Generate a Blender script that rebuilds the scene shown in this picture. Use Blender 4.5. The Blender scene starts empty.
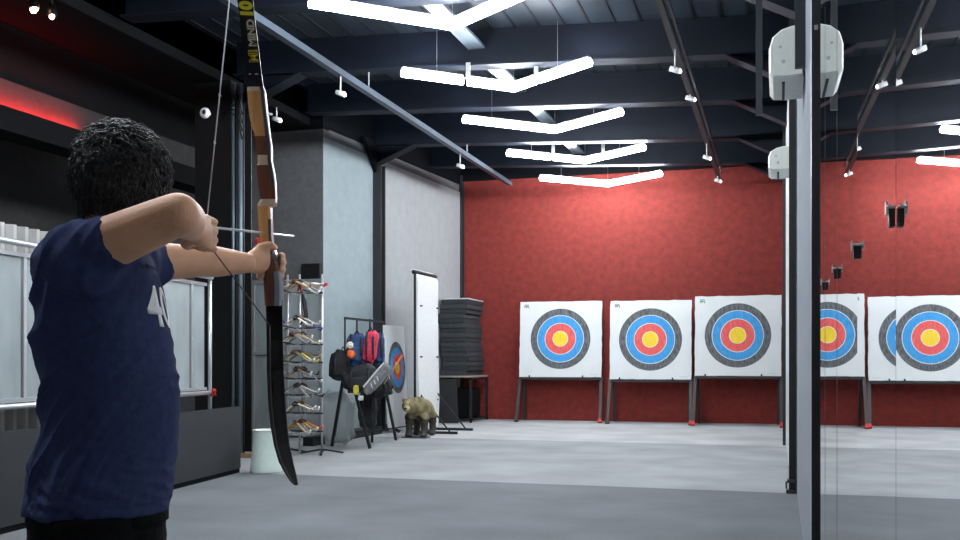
import bpy, bmesh, math, random
from mathutils import Vector, Matrix, noise
from mathutils.bvhtree import BVHTree
random.seed(7)
sc = bpy.context.scene
C = sc.collection
PI = math.pi
H = 1.15
FPX = 992.0
TH = math.atan(300 / FPX)
FWD = Vector((-math.sin(TH), math.cos(TH), 0))
RGT = Vector((math.cos(TH), math.sin(TH), 0))
UP = Vector((0, 0, 1))
CAM = Vector((0, 0, H))
V = Vector

def P(px, py, d):
    """real place of something measured at distance d along the camera axis"""
    return CAM + FWD * d + RGT * ((px - 480) / FPX * d) + UP * ((360 - py) / FPX * d)

# ------------------------------------------------------------ materials
def mat(name, col, rough=0.6, metal=0.0, var=0.0, scale=20.0, bump=0.0, bscale=60.0, emit=None, estr=0.0,
        spec=0.5, stretch=(1, 1, 1), col2=None, trans=0.0, alpha=1.0):
    m = bpy.data.materials.new(name); m.use_nodes = True
    nt = m.node_tree; b = nt.nodes['Principled BSDF']
    b.inputs['Base Color'].default_value = (*col, 1)
    b.inputs['Roughness'].default_value = rough
    b.inputs['Metallic'].default_value = metal
    b.inputs['Specular IOR Level'].default_value = spec
    b.inputs['Transmission Weight'].default_value = trans
    b.inputs['Alpha'].default_value = alpha
    if emit:
        b.inputs['Emission Color'].default_value = (*emit, 1)
        b.inputs['Emission Strength'].default_value = estr
    tc = nt.nodes.new('ShaderNodeTexCoord'); mp = nt.nodes.new('ShaderNodeMapping')
    mp.inputs['Scale'].default_value = stretch
    nt.links.new(tc.outputs['Object'], mp.inputs['Vector'])
    if var > 0 or col2:
        n = nt.nodes.new('ShaderNodeTexNoise'); n.inputs['Scale'].default_value = scale; n.inputs['Detail'].default_value = 6
        nt.links.new(mp.outputs[0], n.inputs['Vector'])
        r = nt.nodes.new('ShaderNodeValToRGB')
        c2 = col2 or tuple(min(1, c * (1 + var)) for c in col)
        c1 = col if col2 else tuple(c * (1 - var) for c in col)
        r.color_ramp.elements[0].position = .33; r.color_ramp.elements[1].position = .67
        r.color_ramp.elements[0].color = (*c1, 1); r.color_ramp.elements[1].color = (*c2, 1)
        nt.links.new(n.outputs['Fac'], r.inputs['Fac']); nt.links.new(r.outputs['Color'], b.inputs['Base Color'])
    if bump > 0:
        n2 = nt.nodes.new('ShaderNodeTexNoise'); n2.inputs['Scale'].default_value = bscale; n2.inputs['Detail'].default_value = 5
        nt.links.new(mp.outputs[0], n2.inputs['Vector'])
        bp = nt.nodes.new('ShaderNodeBump'); bp.inputs['Strength'].default_value = bump; bp.inputs['Distance'].default_value = .01
        nt.links.new(n2.outputs['Fac'], bp.inputs['Height']); nt.links.new(bp.outputs['Normal'], b.inputs['Normal'])
    return m

M = {
 'tube': mat('tube', (1, 1, 1), emit=(.88, .94, 1.0), estr=16),
 'red_wall': mat('red_wall', (.20, .021, .015), .85, var=.18, scale=9, bump=.5, bscale=50),
 'navy': mat('navy', (.004, .0075, .016), .6, spec=.25, var=.2, scale=3),
 'navy_dark': mat('navy_dark', (.004, .005, .007), .8, spec=.1),
 'deck': mat('deck', (.022, .031, .044), .5, var=.35, scale=1.6, stretch=(3, .5, 1)),
 'deck_rib': mat('deck_rib', (.006, .008, .012), .6),
 'tray': mat('tray', (.09, .115, .14), .45),
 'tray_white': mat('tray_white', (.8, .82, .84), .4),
 'wall_blue': mat('wall_blue', (.29, .35, .365), .8, var=.05, scale=6, bump=.15, bscale=120),
 'wall_pale': mat('wall_pale', (.36, .375, .38), .8, var=.05, scale=6, bump=.15, bscale=120),
 'wall_band': mat('wall_band', (.15, .155, .16), .8, var=.1, scale=30),
 'wall_grey': mat('wall_grey', (.135, .135, .138), .85, var=.1, scale=14, bump=.3, bscale=80),
 'wall_dark': mat('wall_dark', (.032, .03, .03), .9, var=.12, scale=10),
 'black': mat('black', (.006, .007, .008), .5),
 'black_matt': mat('black_matt', (.007, .007, .008), .9, spec=.1),
 'steel_dark': mat('steel_dark', (.03, .035, .04), .45, metal=.3),
 'steel_blue': mat('steel_blue', (.16, .21, .25), .4, metal=.4),
 'rail_blue': mat('rail_blue', (.055, .075, .10), .4),
 'mirror': mat('mirror', (.90, .91, .92), .008, metal=1.0),
 'panel_grey': mat('panel_grey', (.27, .29, .32), .95, spec=.05),
 'edge_pale': mat('edge_pale', (.6, .63, .66), .4),
 'charcoal': mat('charcoal', (.030, .031, .034), .5, var=.1),
 'bench': mat('bench', (.022, .024, .027), .55, var=.1, scale=8),
 'sheet': mat('sheet', (.30, .34, .345), .5, var=.12, scale=5, stretch=(1, 1, .4)),
 'corr': mat('corr', (.46, .45, .43), .5, var=.3, scale=4, stretch=(1, 1, .3)),
 'alu': mat('alu', (.55, .57, .58), .3, metal=.6),
 'white': mat('white', (.75, .76, .76), .5, var=.04),
 'paper': mat('paper', (.72, .74, .74), .7, var=.03, scale=3, bump=.15, bscale=6),
 't_black': mat('t_black', (.055, .06, .065), .75, col2=(.16, .17, .18), scale=8, stretch=(6, 1, 1.4)),
 't_blue': mat('t_blue', (.02, .26, .62), .7, col2=(.07, .36, .70), scale=8, stretch=(6, 1, 1.4)),
 't_red': mat('t_red', (.72, .075, .07), .7, col2=(.80, .14, .13), scale=8, stretch=(6, 1, 1.4)),
 't_yellow': mat('t_yellow', (.85, .55, .01), .7, col2=(.9, .68, .05), scale=8, stretch=(6, 1, 1)),
 't_line': mat('t_line', (.75, .78, .8), .7),
 'mark': mat('mark', (.12, .13, .14), .8),
 'mark_faint': mat('mark_faint', (.45, .47, .48), .8),
 'mark_green': mat('mark_green', (.08, .3, .2), .8),
 'leg_brown': mat('leg_brown', (.05, .035, .033), .6),
 'red': mat('red', (.55, .02, .02), .5),
 'foam': mat('foam', (.028, .031, .034), .9, var=.2, scale=12, bump=.3, bscale=60),
 'foam2': mat('foam2', (.038, .042, .046), .9, var=.2, scale=12, bump=.3, bscale=60),
 'tabletop': mat('tabletop', (.35, .30, .25), .6),
 'skin': mat('skin', (.70, .37, .215), .5, var=.09, scale=14, bump=.12, bscale=160),
 'hair': mat('hair', (.014, .015, .017), .5, var=.3, scale=30, bump=.6, bscale=40, stretch=(3, 3, 1)),
 'shirt': mat('shirt', (.034, .046, .112), .9, spec=.1, var=.12, scale=60, bump=.25, bscale=300),
 'trouser': mat('trouser', (.004, .004, .005), .9, spec=.1, var=.2, scale=30, bump=.4, bscale=60),
 'shoe': mat('shoe', (.02, .02, .022), .6),
 'eye': mat('eye', (.7, .68, .65), .3), 'iris': mat('iris', (.03, .015, .01), .3),
 'lip': mat('lip', (.35, .12, .09), .5),
 'wood': mat('wood', (.48, .22, .07), .35, col2=(.62, .32, .115), scale=6, stretch=(9, 9, 1)),
 'wood_brown': mat('wood_brown', (.10, .028, .012), .3, col2=(.17, .055, .022), scale=6, stretch=(9, 9, 1)),
 'wood_red': mat('wood_red', (.15, .055, .03), .35, col2=(.22, .085, .045), scale=6, stretch=(9, 9, 1)),
 'wood_pale': mat('wood_pale', (.55, .42, .30), .4, var=.1),
 'laminate': mat('laminate', (.045, .048, .055), .3),
 'limb': mat('limb', (.003, .004, .009), .35, spec=.3),
 'limb_low': mat('limb_low', (.003, .0025, .0025), .6, spec=.15),
 'yellow': mat('yellow', (.85, .75, .02), .5),
 'string_w': mat('string_w', (.55, .56, .58), .6), 'string_d': mat('string_d', (.02, .016, .016), .6),
 'bucket': mat('bucket', (.62, .72, .66), .55, var=.04),
 'bear': mat('bear', (.12, .095, .045), .7, col2=(.26, .22, .10), scale=12, bump=.8, bscale=50),
 'bear_dark': mat('bear_dark', (.035, .03, .022), .8, var=.3, bump=.8, bscale=50),
 'muzzle': mat('muzzle', (.36, .30, .15), .7),
 'bag_blue': mat('bag_blue', (.02, .06, .17), .7, var=.25, bump=.5, bscale=25),
 'bag_black': mat('bag_black', (.012, .013, .016), .75, var=.4, bump=.5, bscale=25),
 'bag_pink': mat('bag_pink', (.62, .03, .08), .6, var=.1, bump=.3, bscale=20),
 'bag_grey': mat('bag_grey', (.22, .22, .23), .6, var=.3, bump=.4, bscale=20),
 'orange': mat('orange', (.85, .16, .03), .6), 'lime': mat('lime', (.55, .45, .05), .6),
 'teal': mat('teal', (.05, .2, .2), .7), 'purple': mat('purple', (.06, .05, .35), .6),
 'ivory': mat('ivory', (.78, .74, .62), .5), 'tan': mat('tan', (.36, .24, .12), .5), 'greybow': mat('greybow', (.2, .21, .2), .5),
 'film': mat('film', (.42, .46, .46), .35, alpha=.55),
 'box_cream': mat('box_cream', (.74, .77, .71), .45, var=.03), 'box_slot': mat('box_slot', (.01, .01, .01), .6),
 'lamp_white': mat('lamp_white', (.7, .7, .7), .4), 'lamp_lens': mat('lamp_lens', (1, .9, .8), emit=(1, .93, .85), estr=5),
 'lamp_warm': mat('lamp_warm', (1, .7, .4), emit=(1, .62, .35), estr=9),
 'led_red': mat('led_red', (1, .02, .02), emit=(1, .01, .01), estr=.08),
 'timber': mat('timber', (.34, .20, .10), .7, var=.2),
}

# floor: grey carpet tiles laid in three zones
def floor_mat():
    m = bpy.data.materials.new('carpet'); m.use_nodes = True; nt = m.node_tree; b = nt.nodes['Principled BSDF']
    b.inputs['Roughness'].default_value = .9; b.inputs['Specular IOR Level'].default_value = .3
    g = nt.nodes.new('ShaderNodeNewGeometry'); sx = nt.nodes.new('ShaderNodeSeparateXYZ')
    nt.links.new(g.outputs['Position'], sx.inputs[0])
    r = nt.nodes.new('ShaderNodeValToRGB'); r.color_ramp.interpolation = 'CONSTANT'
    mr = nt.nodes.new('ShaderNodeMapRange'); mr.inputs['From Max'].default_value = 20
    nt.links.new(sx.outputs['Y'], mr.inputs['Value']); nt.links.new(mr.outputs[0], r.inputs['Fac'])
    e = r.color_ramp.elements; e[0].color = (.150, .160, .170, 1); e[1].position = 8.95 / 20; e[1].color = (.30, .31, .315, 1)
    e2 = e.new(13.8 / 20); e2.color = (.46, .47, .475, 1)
    n = nt.nodes.new('ShaderNodeTexNoise'); n.inputs['Scale'].default_value = 90; n.inputs['Detail'].default_value = 5
    nt.links.new(g.outputs['Position'], n.inputs['Vector'])
    n3 = nt.nodes.new('ShaderNodeTexNoise'); n3.inputs['Scale'].default_value = 1.3
    nt.links.new(g.outputs['Position'], n3.inputs['Vector'])
    a = nt.nodes.new('ShaderNodeMath'); a.operation = 'ADD'
    nt.links.new(n.outputs['Fac'], a.inputs[0]); nt.links.new(n3.outputs['Fac'], a.inputs[1])
    m1 = nt.nodes.new('ShaderNodeMapRange'); m1.inputs['From Min'].default_value = .6; m1.inputs['From Max'].default_value = 1.4
    m1.inputs['To Min'].default_value = .72; m1.inputs['To Max'].default_value = 1.28
    nt.links.new(a.outputs[0], m1.inputs['Value'])
    mx = nt.nodes.new('ShaderNodeVectorMath'); mx.operation = 'SCALE'
    nt.links.new(r.outputs['Color'], mx.inputs[0]); nt.links.new(m1.outputs[0], mx.inputs['Scale'])
    nt.links.new(mx.outputs[0], b.inputs['Base Color'])
    bp = nt.nodes.new('ShaderNodeBump'); bp.inputs['Strength'].default_value = .5; bp.inputs['Distance'].default_value = .006
    nt.links.new(n.outputs['Fac'], bp.inputs['Height']); nt.links.new(bp.outputs[0], b.inputs['Normal'])
    return m
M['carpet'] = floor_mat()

# ------------------------------------------------------------ mesh helpers
class MB:
    def __init__(s): s.bm = bmesh.new(); s.mi = 0
    def _f(s, vs):
        try:
            f = s.bm.faces.new(vs); f.material_index = s.mi; return f
        except ValueError: return None
    def box(s, x0, x1, y0, y1, z0, z1):
        v = [s.bm.verts.new((x, y, z)) for z in (z0, z1) for y in (y0, y1) for x in (x0, x1)]
        for q in ((0, 2, 3, 1), (4, 5, 7, 6), (0, 1, 5, 4), (2, 6, 7, 3), (0, 4, 6, 2), (1, 3, 7, 5)): s._f([v[i] for i in q])
        return s
    def hexa(s, pts):
        v = [s.bm.verts.new(p) for p in pts]
        for q in ((0, 2, 3, 1), (4, 5, 7, 6), (0, 1, 5, 4), (2, 6, 7, 3), (0, 4, 6, 2), (1, 3, 7, 5)): s._f([v[i] for i in q])
        return s
    def bar(s, a, b, w, h, up=(0, 0, 1)):
        a, b = V(a), V(b); t = (b - a).normalized(); u = V(up)
        if abs(t.dot(u)) > .95: u = V((0, 1, 0))
        x = t.cross(u).normalized(); y = x.cross(t).normalized()
        pts = []
        for e in (a, b):
            for sy in (-1, 1):
                for sx in (-1, 1): pts.append(e + x * (sx * w / 2) + y * (sy * h / 2))
        return s.hexa(pts)
    def rings(s, rings, cap=True, mats=None):
        """rings: list of lists of points, lofted"""
        rs = [[s.bm.verts.new(p) for p in r] for r in rings]; n = len(rs[0])
        for k in range(len(rs) - 1):
            if mats: s.mi = mats[k]
            for i in range(n): s._f([rs[k][i], rs[k][(i + 1) % n], rs[k + 1][(i + 1) % n], rs[k + 1][i]])
        if cap:
            s._f(list(reversed(rs[0]))); s._f(rs[-1])
        return s
    def tube(s, pts, rad, n=10, flat=1.0, upv=None):
        pts = [V(p) for p in pts]; m = len(pts)
        if not isinstance(rad, (list, tuple)): rad = [rad] * m
        t0 = (pts[1] - pts[0]).normalized(); u = V(upv) if upv else (UP if abs(t0.z) < .9 else V((1, 0, 0)))
        x = t0.cross(u).normalized(); rings = []
        for i, p in enumerate(pts):
            t = (pts[min(i + 1, m - 1)] - pts[max(i - 1, 0)]).normalized()
            x = (x - t * x.dot(t)).normalized(); y = t.cross(x).normalized() * -1
            rings.append([p + x * (math.cos(a) * rad[i]) + y * (math.sin(a) * rad[i] * flat) for a in [2 * PI * k / n for k in range(n)]])
        return s.rings(rings)
    def ball(s, c, r, seg=16, rot=None):
        c = V(c); r = (r, r, r) if not isinstance(r, (list, tuple)) else r
        mtx = Matrix.Translation(c) @ (rot.to_4x4() if rot else Matrix.Identity(4)) @ Matrix.Diagonal((*r, 1))
        before = set(s.bm.faces)
        bmesh.ops.create_uvsphere(s.bm, u_segments=seg, v_segments=max(6, seg // 2), radius=1, matrix=mtx)
        for f in s.bm.faces:
            if f not in before: f.material_index = s.mi
        return s
    def disc(s, c, nrm, r, th=.004, n=48, r_in=0):
        nrm = V(nrm).normalized(); x = nrm.cross(UP).normalized(); y = x.cross(nrm) * -1
        c = V(c)
        a = [c + (x * math.cos(2 * PI * k / n) + y * math.sin(2 * PI * k / n)) * r for k in range(n)]
        return s.rings([a, [p + nrm * th for p in a]])
    def obj(s, name, m=None, parent=None, smooth=False, bevel=0, kind=None):
        bmesh.ops.recalc_face_normals(s.bm, faces=s.bm.faces)
        if bevel:
            bmesh.ops.bevel(s.bm, geom=[e for e in s.bm.edges], offset=bevel, segments=2, affect='EDGES', clamp_overlap=True)
        me = bpy.data.meshes.new(name); s.bm.to_mesh(me); s.bm.free()
        for mm in (m if isinstance(m, (list, tuple)) else [m]):
            me.materials.append(M[mm] if isinstance(mm, str) else mm)
        if smooth:
            for p in me.polygons: p.use_smooth = True
        o = bpy.data.objects.new(name, me); C.objects.link(o)
        if parent is not None:
            o.parent = parent; o.matrix_parent_inverse = PINV(parent)
        if kind: o['kind'] = kind
        return o

def PINV(p):
    # parts are built in place, so a part used as a parent already sits at the world origin
    return Matrix.Identity(4) if p.parent is not None else p.matrix_basis.inverted()

def empty(name, loc=(0, 0, 0), label=None, cat=None, group=None):
    o = bpy.data.objects.new(name, None); o.empty_display_size = .1; C.objects.link(o); o.location = loc
    bpy.context.view_layer.update()
    if label: tag(o, label, cat, group)
    return o
def tag(o, label, cat, group=None):
    o['label'] = label; o['category'] = cat
    if group: o['group'] = group
    return o
def copy_tree(o, parent=None):
    c = o.copy(); C.objects.link(c)
    if parent is not None: c.parent = parent
    for ch in list(o.children): copy_tree(ch, c)
    return c

def bake(o, mods):
    """apply modifiers to a temp object and give back the baked mesh"""
    for kind, kw in mods:
        md = o.modifiers.new(kind, kind)
        for k, v in kw.items(): setattr(md, k, v)
    bpy.context.view_layer.update()
    dg = bpy.context.evaluated_depsgraph_get()
    me = bpy.data.meshes.new_from_object(o.evaluated_get(dg))
    o.modifiers.clear(); old = o.data; o.data = me; bpy.data.meshes.remove(old)
    for p in me.polygons: p.use_smooth = True
    return o

def text_mesh(name, body, size, xdir, ydir, loc, m, parent, offset=0, extrude=.0006, bold=False):
    cu = bpy.data.curves.new('t', 'FONT'); cu.body = body; cu.size = size; cu.offset = offset; cu.extrude = extrude
    cu.align_x = 'LEFT'
    t = bpy.data.objects.new('t', cu); C.objects.link(t); bpy.context.view_layer.update()
    me = bpy.data.meshes.new_from_object(t.evaluated_get(bpy.context.evaluated_depsgraph_get()))
    bpy.data.objects.remove(t); x = V(xdir).normalized(); y = V(ydir).normalized(); z = x.cross(y)
    R = Matrix((x, y, z)).transposed().to_4x4(); R.translation = V(loc); me.transform(R)
    me.materials.clear(); me.materials.append(M[m]); o = bpy.data.objects.new(name, me); C.objects.link(o)
    o.parent = parent; o.matrix_parent_inverse = PINV(parent)
    return o

# ------------------------------------------------------------ camera
cd = bpy.data.cameras.new('camera'); cam = bpy.data.objects.new('camera', cd); C.objects.link(cam)
cam.location = CAM; cam.rotation_euler = (PI / 2, 0, TH)
cd.sensor_width = 36; cd.lens = 36 * FPX / 960; cd.shift_y = 90 / 960; cd.clip_start = .02
sc.camera = cam

# ------------------------------------------------------------ room shell
def bot(X, base=3.38): return H + base - .045 * (X + 3.1)        # underside height of the roof beams
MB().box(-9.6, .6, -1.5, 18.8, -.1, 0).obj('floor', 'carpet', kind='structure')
w = MB(); w.box(-6.5, .6, 18.55, 18.75, 0, H + 3.5); w.obj('wall_far', 'red_wall', kind='structure')
MB().box(-6.5, .6, 18.45, 18.75, H + 3.5, H + 4.2).obj('trim_1', 'navy_dark', kind='structure')
MB().box(-6.05, -5.93, 18.40, 18.55, 0, 4.75).obj('trim_2', 'steel_dark', kind='structure')
# left wall, slightly skewed to the lanes
def LW(y): return -5.96 - .085 * (18.55 - y)
def wall_seg(y0, y1, z0, z1, th, m, name, off=0):
    w = MB(); w.hexa([(LW(y0) - th, y0, z0), (LW(y0) + off, y0, z0), (LW(y1) - th, y1, z0), (LW(y1) + off, y1, z0),
                      (LW(y0) - th, y0, z1), (LW(y0) + off, y0, z1), (LW(y1) - th, y1, z1), (LW(y1) + off, y1, z1)])
    return w.obj(name, m, kind='structure')
wall_seg(13.26, 14.8, 0, H + 3.27, .2, 'wall_blue', 'wall_left')
wall_seg(14.8, 18.55, 0, H + 3.27, .2, 'wall_pale', 'wall_left_end')
wall_seg(13.26, 18.55, H + 3.27, H + 3.42, .2, 'wall_band', 'trim_3', off=-.02)
wall_seg(13.26, 18.55, H + 3.42, H + 4.0, .2, 'navy_dark', 'trim_5', off=.0)
g_ = MB(); xw = LW(14.8) + .01
g_.hexa([(xw, 14.80, H + 3.02), (xw + .06, 14.80, H + 3.02), (xw, 14.82, H + 3.02), (xw + .06, 14.82, H + 3.02),
         (xw, 14.30, H + 3.5), (xw + .06, 14.30, H + 3.5), (xw, 14.82, H + 3.5), (xw + .06, 14.82, H + 3.5)])
g_.obj('trim_6', 'navy_dark', kind='structure')
wall_seg(13.3, 18.5, 0, .09, 0, 'charcoal', 'baseboard_left', off=.02)
MB().box(-9.1, -6.411, 13.25, 13.45, 0, 4.54).obj('wall_recess', 'wall_grey', kind='structure')
MB().box(-9.1, -6.411, 13.25, 13.45, 4.54, 5.3).obj('trim_4', 'navy_dark', kind='structure')
MB().box(-9.3, -9.1, -1.5, 13.45, 0, 5.3).obj('wall_left_near', 'wall_dark', kind='structure')
MB().box(-9.3, .6, -1.7, -1.5, 0, 5.3).obj('wall_back', 'wall_grey', kind='structure')
MB().box(.45, .6, -1.5, 18.55, 0, 5.3).obj('wall_right', 'wall_dark', kind='structure')
# deck roof with ribs running along the lanes
dk = MB(); z = lambda X, o=0: H + 3.82 - .045 * (X + 3.1) + o
dk.hexa([(-6.7, -1.5, z(-6.7)), (.6, -1.5, z(.6)), (-6.7, 18.75, z(-6.7)), (.6, 18.75, z(.6)),
         (-6.7, -1.5, z(-6.7) + .08), (.6, -1.5, z(.6) + .08), (-6.7, 18.75, z(-6.7) + .08), (.6, 18.75, z(.6) + .08)])
dk.mi = 1; X = -6.6
while X < .55:
    dk.bar((X, -1.5, z(X) - .004), (X, 18.7, z(X) - .004), .024, .02); X += .285
dk.obj('ceiling', ['deck', 'deck_rib'], kind='structure')
MB().box(-9.3, -6.62, -1.5, 13.4, 4.60, 4.72).obj('ceiling_low', 'black_matt', kind='structure')
# portal beams
BY = [(.2, 3.38), (2.3, 3.38), (4.45, 3.38), (6.6, 3.38), (8.8, 3.38), (11.0, 3.38), (12.95, 3.38), (14.9, 3.32), (17.1, 3.38)]
for i, (y, hb) in enumerate(BY):
    b = MB(); top = 3.84
    def L(X, o=0): return H + hb - .045 * (X + 3.1) + o
    x0, x1 = -6.5, .42
    b.bar((x0, y, L(x0) + .01), (x1, y, L(x1) + .01), .22, .022)
    b.hexa([(x0, y - .012, L(x0)), (x1, y - .012, L(x1)), (x0, y + .012, L(x0)), (x1, y + .012, L(x1)),
            (x0, y - .012, z(x0)), (x1, y - .012, z(x1)), (x0, y + .012, z(x0)), (x1, y + .012, z(x1))])
    hb_l = [(-5.6, L(-5.6)), (-6.4, L(-6.4) - .36)]; hr = [(-.55, L(-.55)), (.3, L(.3) - .40)]
    for (xa, za), (xb, zb) in ([hb_l] if y in (11.0, 14.9) else []) + [hr]:
        b.bar((xa, y, za), (xb, y, zb), .02, .22, up=(0, 1, 0))
        b.hexa([(xa, y - .01, za), (xb, y - .01, zb), (xa, y + .01, za), (xb, y + .01, zb),
                (xa, y - .01, L(xa) + .02), (xb, y - .01, L(xb) + .02), (xa, y + .01, L(xa) + .02), (xb, y + .01, L(xb) + .02)])
    b.obj('trim_%d' % (10 + i), 'navy', kind='structure')
# left columns of the portal frames
cb = MB(); cb.box(LW(14.9) - .03, LW(14.9) + .13, 14.80, 14.83, 0, 4.3).box(LW(14.9) - .03, LW(14.9) + .13, 14.97, 15.0, 0, 4.3).box(LW(14.9) + .03, LW(14.9) + .06, 14.83, 14.97, 0, 4.3)
cb.obj('trim_30', 'steel_dark', kind='structure')
cb = MB(); cb.box(-6.55, -6.35, 10.9, 10.92, 0, 4.4).box(-6.55, -6.35, 11.08, 11.1, 0, 4.4).box(-6.46, -6.44, 10.92, 11.08, 0, 4.4)
cb.obj('trim_31', 'black', kind='structure')
MB().box(-7.0, -6.50, 10.84, 11.0, 0, 4.62).obj('trim_32', 'black', kind='structure')
# conduits beside the column
t = empty('cable_bundle', (-6.6, 10.85, 0), 'bundle of grey vertical conduits running up beside the steel column', 'cable')
for k, (dx, r) in enumerate(((.18, .019), (.28, .027), (.23, .010))):
    MB().tube([(-6.63 + dx, 10.82, 0), (-6.63 + dx, 10.82, 4.55)], r, 8).obj('conduit', 'steel_blue' if k < 2 else 'charcoal', t, True)
cl = MB()
for k in range(4):
    a = 4.1 + k * .1
    cl.tube([(-6.6, 10.80, a), (-6.5, 10.76, a + .12 - .1 * k), (-6.35, 10.76, a + .02), (-6.3, 10.78, a - .25)], .008, 6)
cl.obj('loose_cable', 'black', t, True)

# bulkhead with red cove light
MB().box(-7.7, -7.35, 1.0, 12.6, H + 2.28, H + 2.52).obj('trim_33', 'black_matt', kind='structure')
t = empty('led_strip', (-7.5, 6, H + 2.54), 'red glowing light strip on top of the dark bulkhead', 'light')
MB().box(-7.50, -7.47, 1.2, 9.4, H + 2.522, H + 2.532).obj('strip', 'led_red', t)
MB().box(-7.62, -7.58, 1.0, 11.8, H + 2.86, H + 3.44).obj('trim_35', 'black_matt', kind='structure')
MB().box(-7.62, -7.56, 1.0, 11.8, H + 2.52, H + 2.86).obj('trim_34', 'wall_dark', kind='structure')
for yy in (3.3, 7.4):
    ld = bpy.data.lights.new('red_cove_lamp', 'AREA'); ld.shape = 'RECTANGLE'; ld.size = .03; ld.size_y = 3.9; ld.energy = 9; ld.color = (1, .02, .02)
    lo = bpy.data.objects.new('red_cove_lamp', ld); C.objects.link(lo); lo.location = (-7.49, yy, H + 2.545); lo.rotation_euler = (0, math.radians(127), 0)
    lo.parent = t; lo.matrix_parent_inverse = PINV(t)

# ------------------------------------------------------------ ceiling fittings
# cable tray segments between the beams
t = empty('cable_tray', (-3.36, 9, H + 3.62), 'straight grey metal tray with white plates running above the chevron lamps', 'cable tray')
for k in range(len(BY) - 1):
    y0, y1 = BY[k][0] + .02, BY[k + 1][0] - .02
    MB().box(-3.46, -3.26, y0, y1, H + 3.60, H + 3.63).obj('tray', 'tray', t)
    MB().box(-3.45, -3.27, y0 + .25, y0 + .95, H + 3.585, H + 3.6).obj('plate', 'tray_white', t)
# chevron lamps
CY = [8.06, 10.33, 12.57, 14.8, 17.0]
names = ['largest of those in view', 'second largest in view, gaps between tubes', 'middle one of the five in view',
         'second smallest in view, gaps between tubes', 'smallest, just before the red wall']
ylist = [(y, n) for y, n in zip(CY, names)] + [(5.8, 'unseen, over the archer'), (3.5, 'unseen, high over the shooting line'), (1.2, 'unseen, above the camera')]  # last three continue the row out of view, added to light the archer
for k, (y, nm) in enumerate(ylist):
    z0 = H + 3.2; a, b_, c = V((-4.03, y, z0)), V((-3.0, y + .95, z0)), V((-1.96, y + .22, z0))
    t = empty('chevron_lamp', (-3.0, y + .95, z0), 'white tube lamp bent in a V, ' + nm, 'lamp', 'chevron tube lamps under the roof')
    segs = [(a, b_), (b_, c)]
    if k in (1, 3):
        m1 = a.lerp(b_, .53); m2 = a.lerp(b_, .585); m3 = b_.lerp(c, .30); m4 = b_.lerp(c, .355)
        segs = [(a, m1), (m2, b_), (b_, m3), (m4, c)]
    for p, q in segs:
        MB().tube([p, q], .046, 12).obj('tube', 'tube', t, True)
        MB().bar(p + V((0, 0, .055)), q + V((0, 0, .055)), .05, .022).obj('housing', 'lamp_white', t)
    for p in (a.lerp(b_, .3), b_, b_.lerp(c, .6)):
        MB().tube([p + V((0, 0, .05)), (p.x, p.y, H + 3.812 - .045 * (p.x + 3.1))], .0022, 6).obj('wire', 'alu', t)
    if k in (1, 3):
        for p in (a.lerp(b_, .58), b_.lerp(c, .32)):
            MB().bar(p + V((0, 0, .03)), p + V((0, 0, .22)), .05, .02).obj('bracket', 'alu', t)
# lamp tracks + spots
def spot(loc, n, lit, label, group, drop=.16, rot=0.0):
    t = empty('spotlight', loc, label, 'spotlight', group)
    x, y, zz = loc
    MB().tube([(x, y, zz), (x, y, zz - drop)], .009, 6).obj('stem', 'lamp_white', t, True)
    c, s_ = math.cos(rot), math.sin(rot)
    MB().tube([(x - .05 * c, y - .05 * s_, zz - drop - .01), (x + .05 * c, y + .05 * s_, zz - drop - .045)], [.026, .032], 14).obj('head', 'lamp_white', t, True)
    if lit: MB().ball((x + .055 * c, y + .055 * s_, zz - drop - .048), (.012, .02, .02), 10).obj('lens', 'lamp_lens', t, True)
t = empty('lighting_track', (-4.72, 9, H + 3.2), 'long pale blue lighting rail on the left, above the archer', 'rail')
MB().box(-4.76, -4.68, 2.0, 17.5, H + 3.18, H + 3.20).box(-4.76, -4.75, 2.0, 17.5, H + 3.2, H + 3.29).box(-4.69, -4.68, 2, 17.5, H + 3.2, H + 3.25).obj('channel', 'rail_blue', t)
for y in (6.6, 11.0, 14.9): MB().tube([(-4.72, y, H + 3.2), (-4.72, y, H + 3.45)], .008, 6).obj('hanger', 'alu', t)
t = empty('lighting_track', (-1.03, 9, H + 3.2), 'thin black lighting rail on the right of the chevron lamps', 'rail')
MB().box(-1.06, -1.00, 2.0, 17.9, H + 3.18, H + 3.22).obj('channel', 'charcoal', t)
MB().box(-.975, -.95, 2.0, 17.6, H + 3.22, H + 3.25).obj('conduit', 'steel_dark', t)
for y in (6.6, 11.0, 14.9): MB().tube([(-1.03, y, H + 3.2), (-1.03, y, H + 3.3)], .008, 6).obj('hanger', 'alu', t)
G = 'spotlights hanging from the lighting rails'
for (x, y, lb) in ((-4.72, 10.2, 'small white spotlight hanging midway along the left blue rail'),
                   (-4.72, 14.55, 'small white spotlight hanging near the far end of the left blue rail')):
    spot((x, y, H + 3.18), 0, True, lb, G)
for (x, y, lb, dr) in ((-1.03, 10.3, 'white spotlight with a stem, nearest one on the right black rail', .18),
                   (-1.03, 12.1, 'tiny spotlight flush on the middle of the right black rail', .02),
                   (-1.03, 14.9, 'white spotlight with a stem, near the red wall on the right black rail', .18),
                   (-1.03, 17.6, 'dark spotlight at the end of the right black rail, against red wall', .05)):
    spot((x, y, H + 3.18), 0, True, lb, G, dr)
spot((-5.95, 11.0, H + 3.12), 0, True, 'small spotlight beside the upper part of the bow', G, .12)
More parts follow.
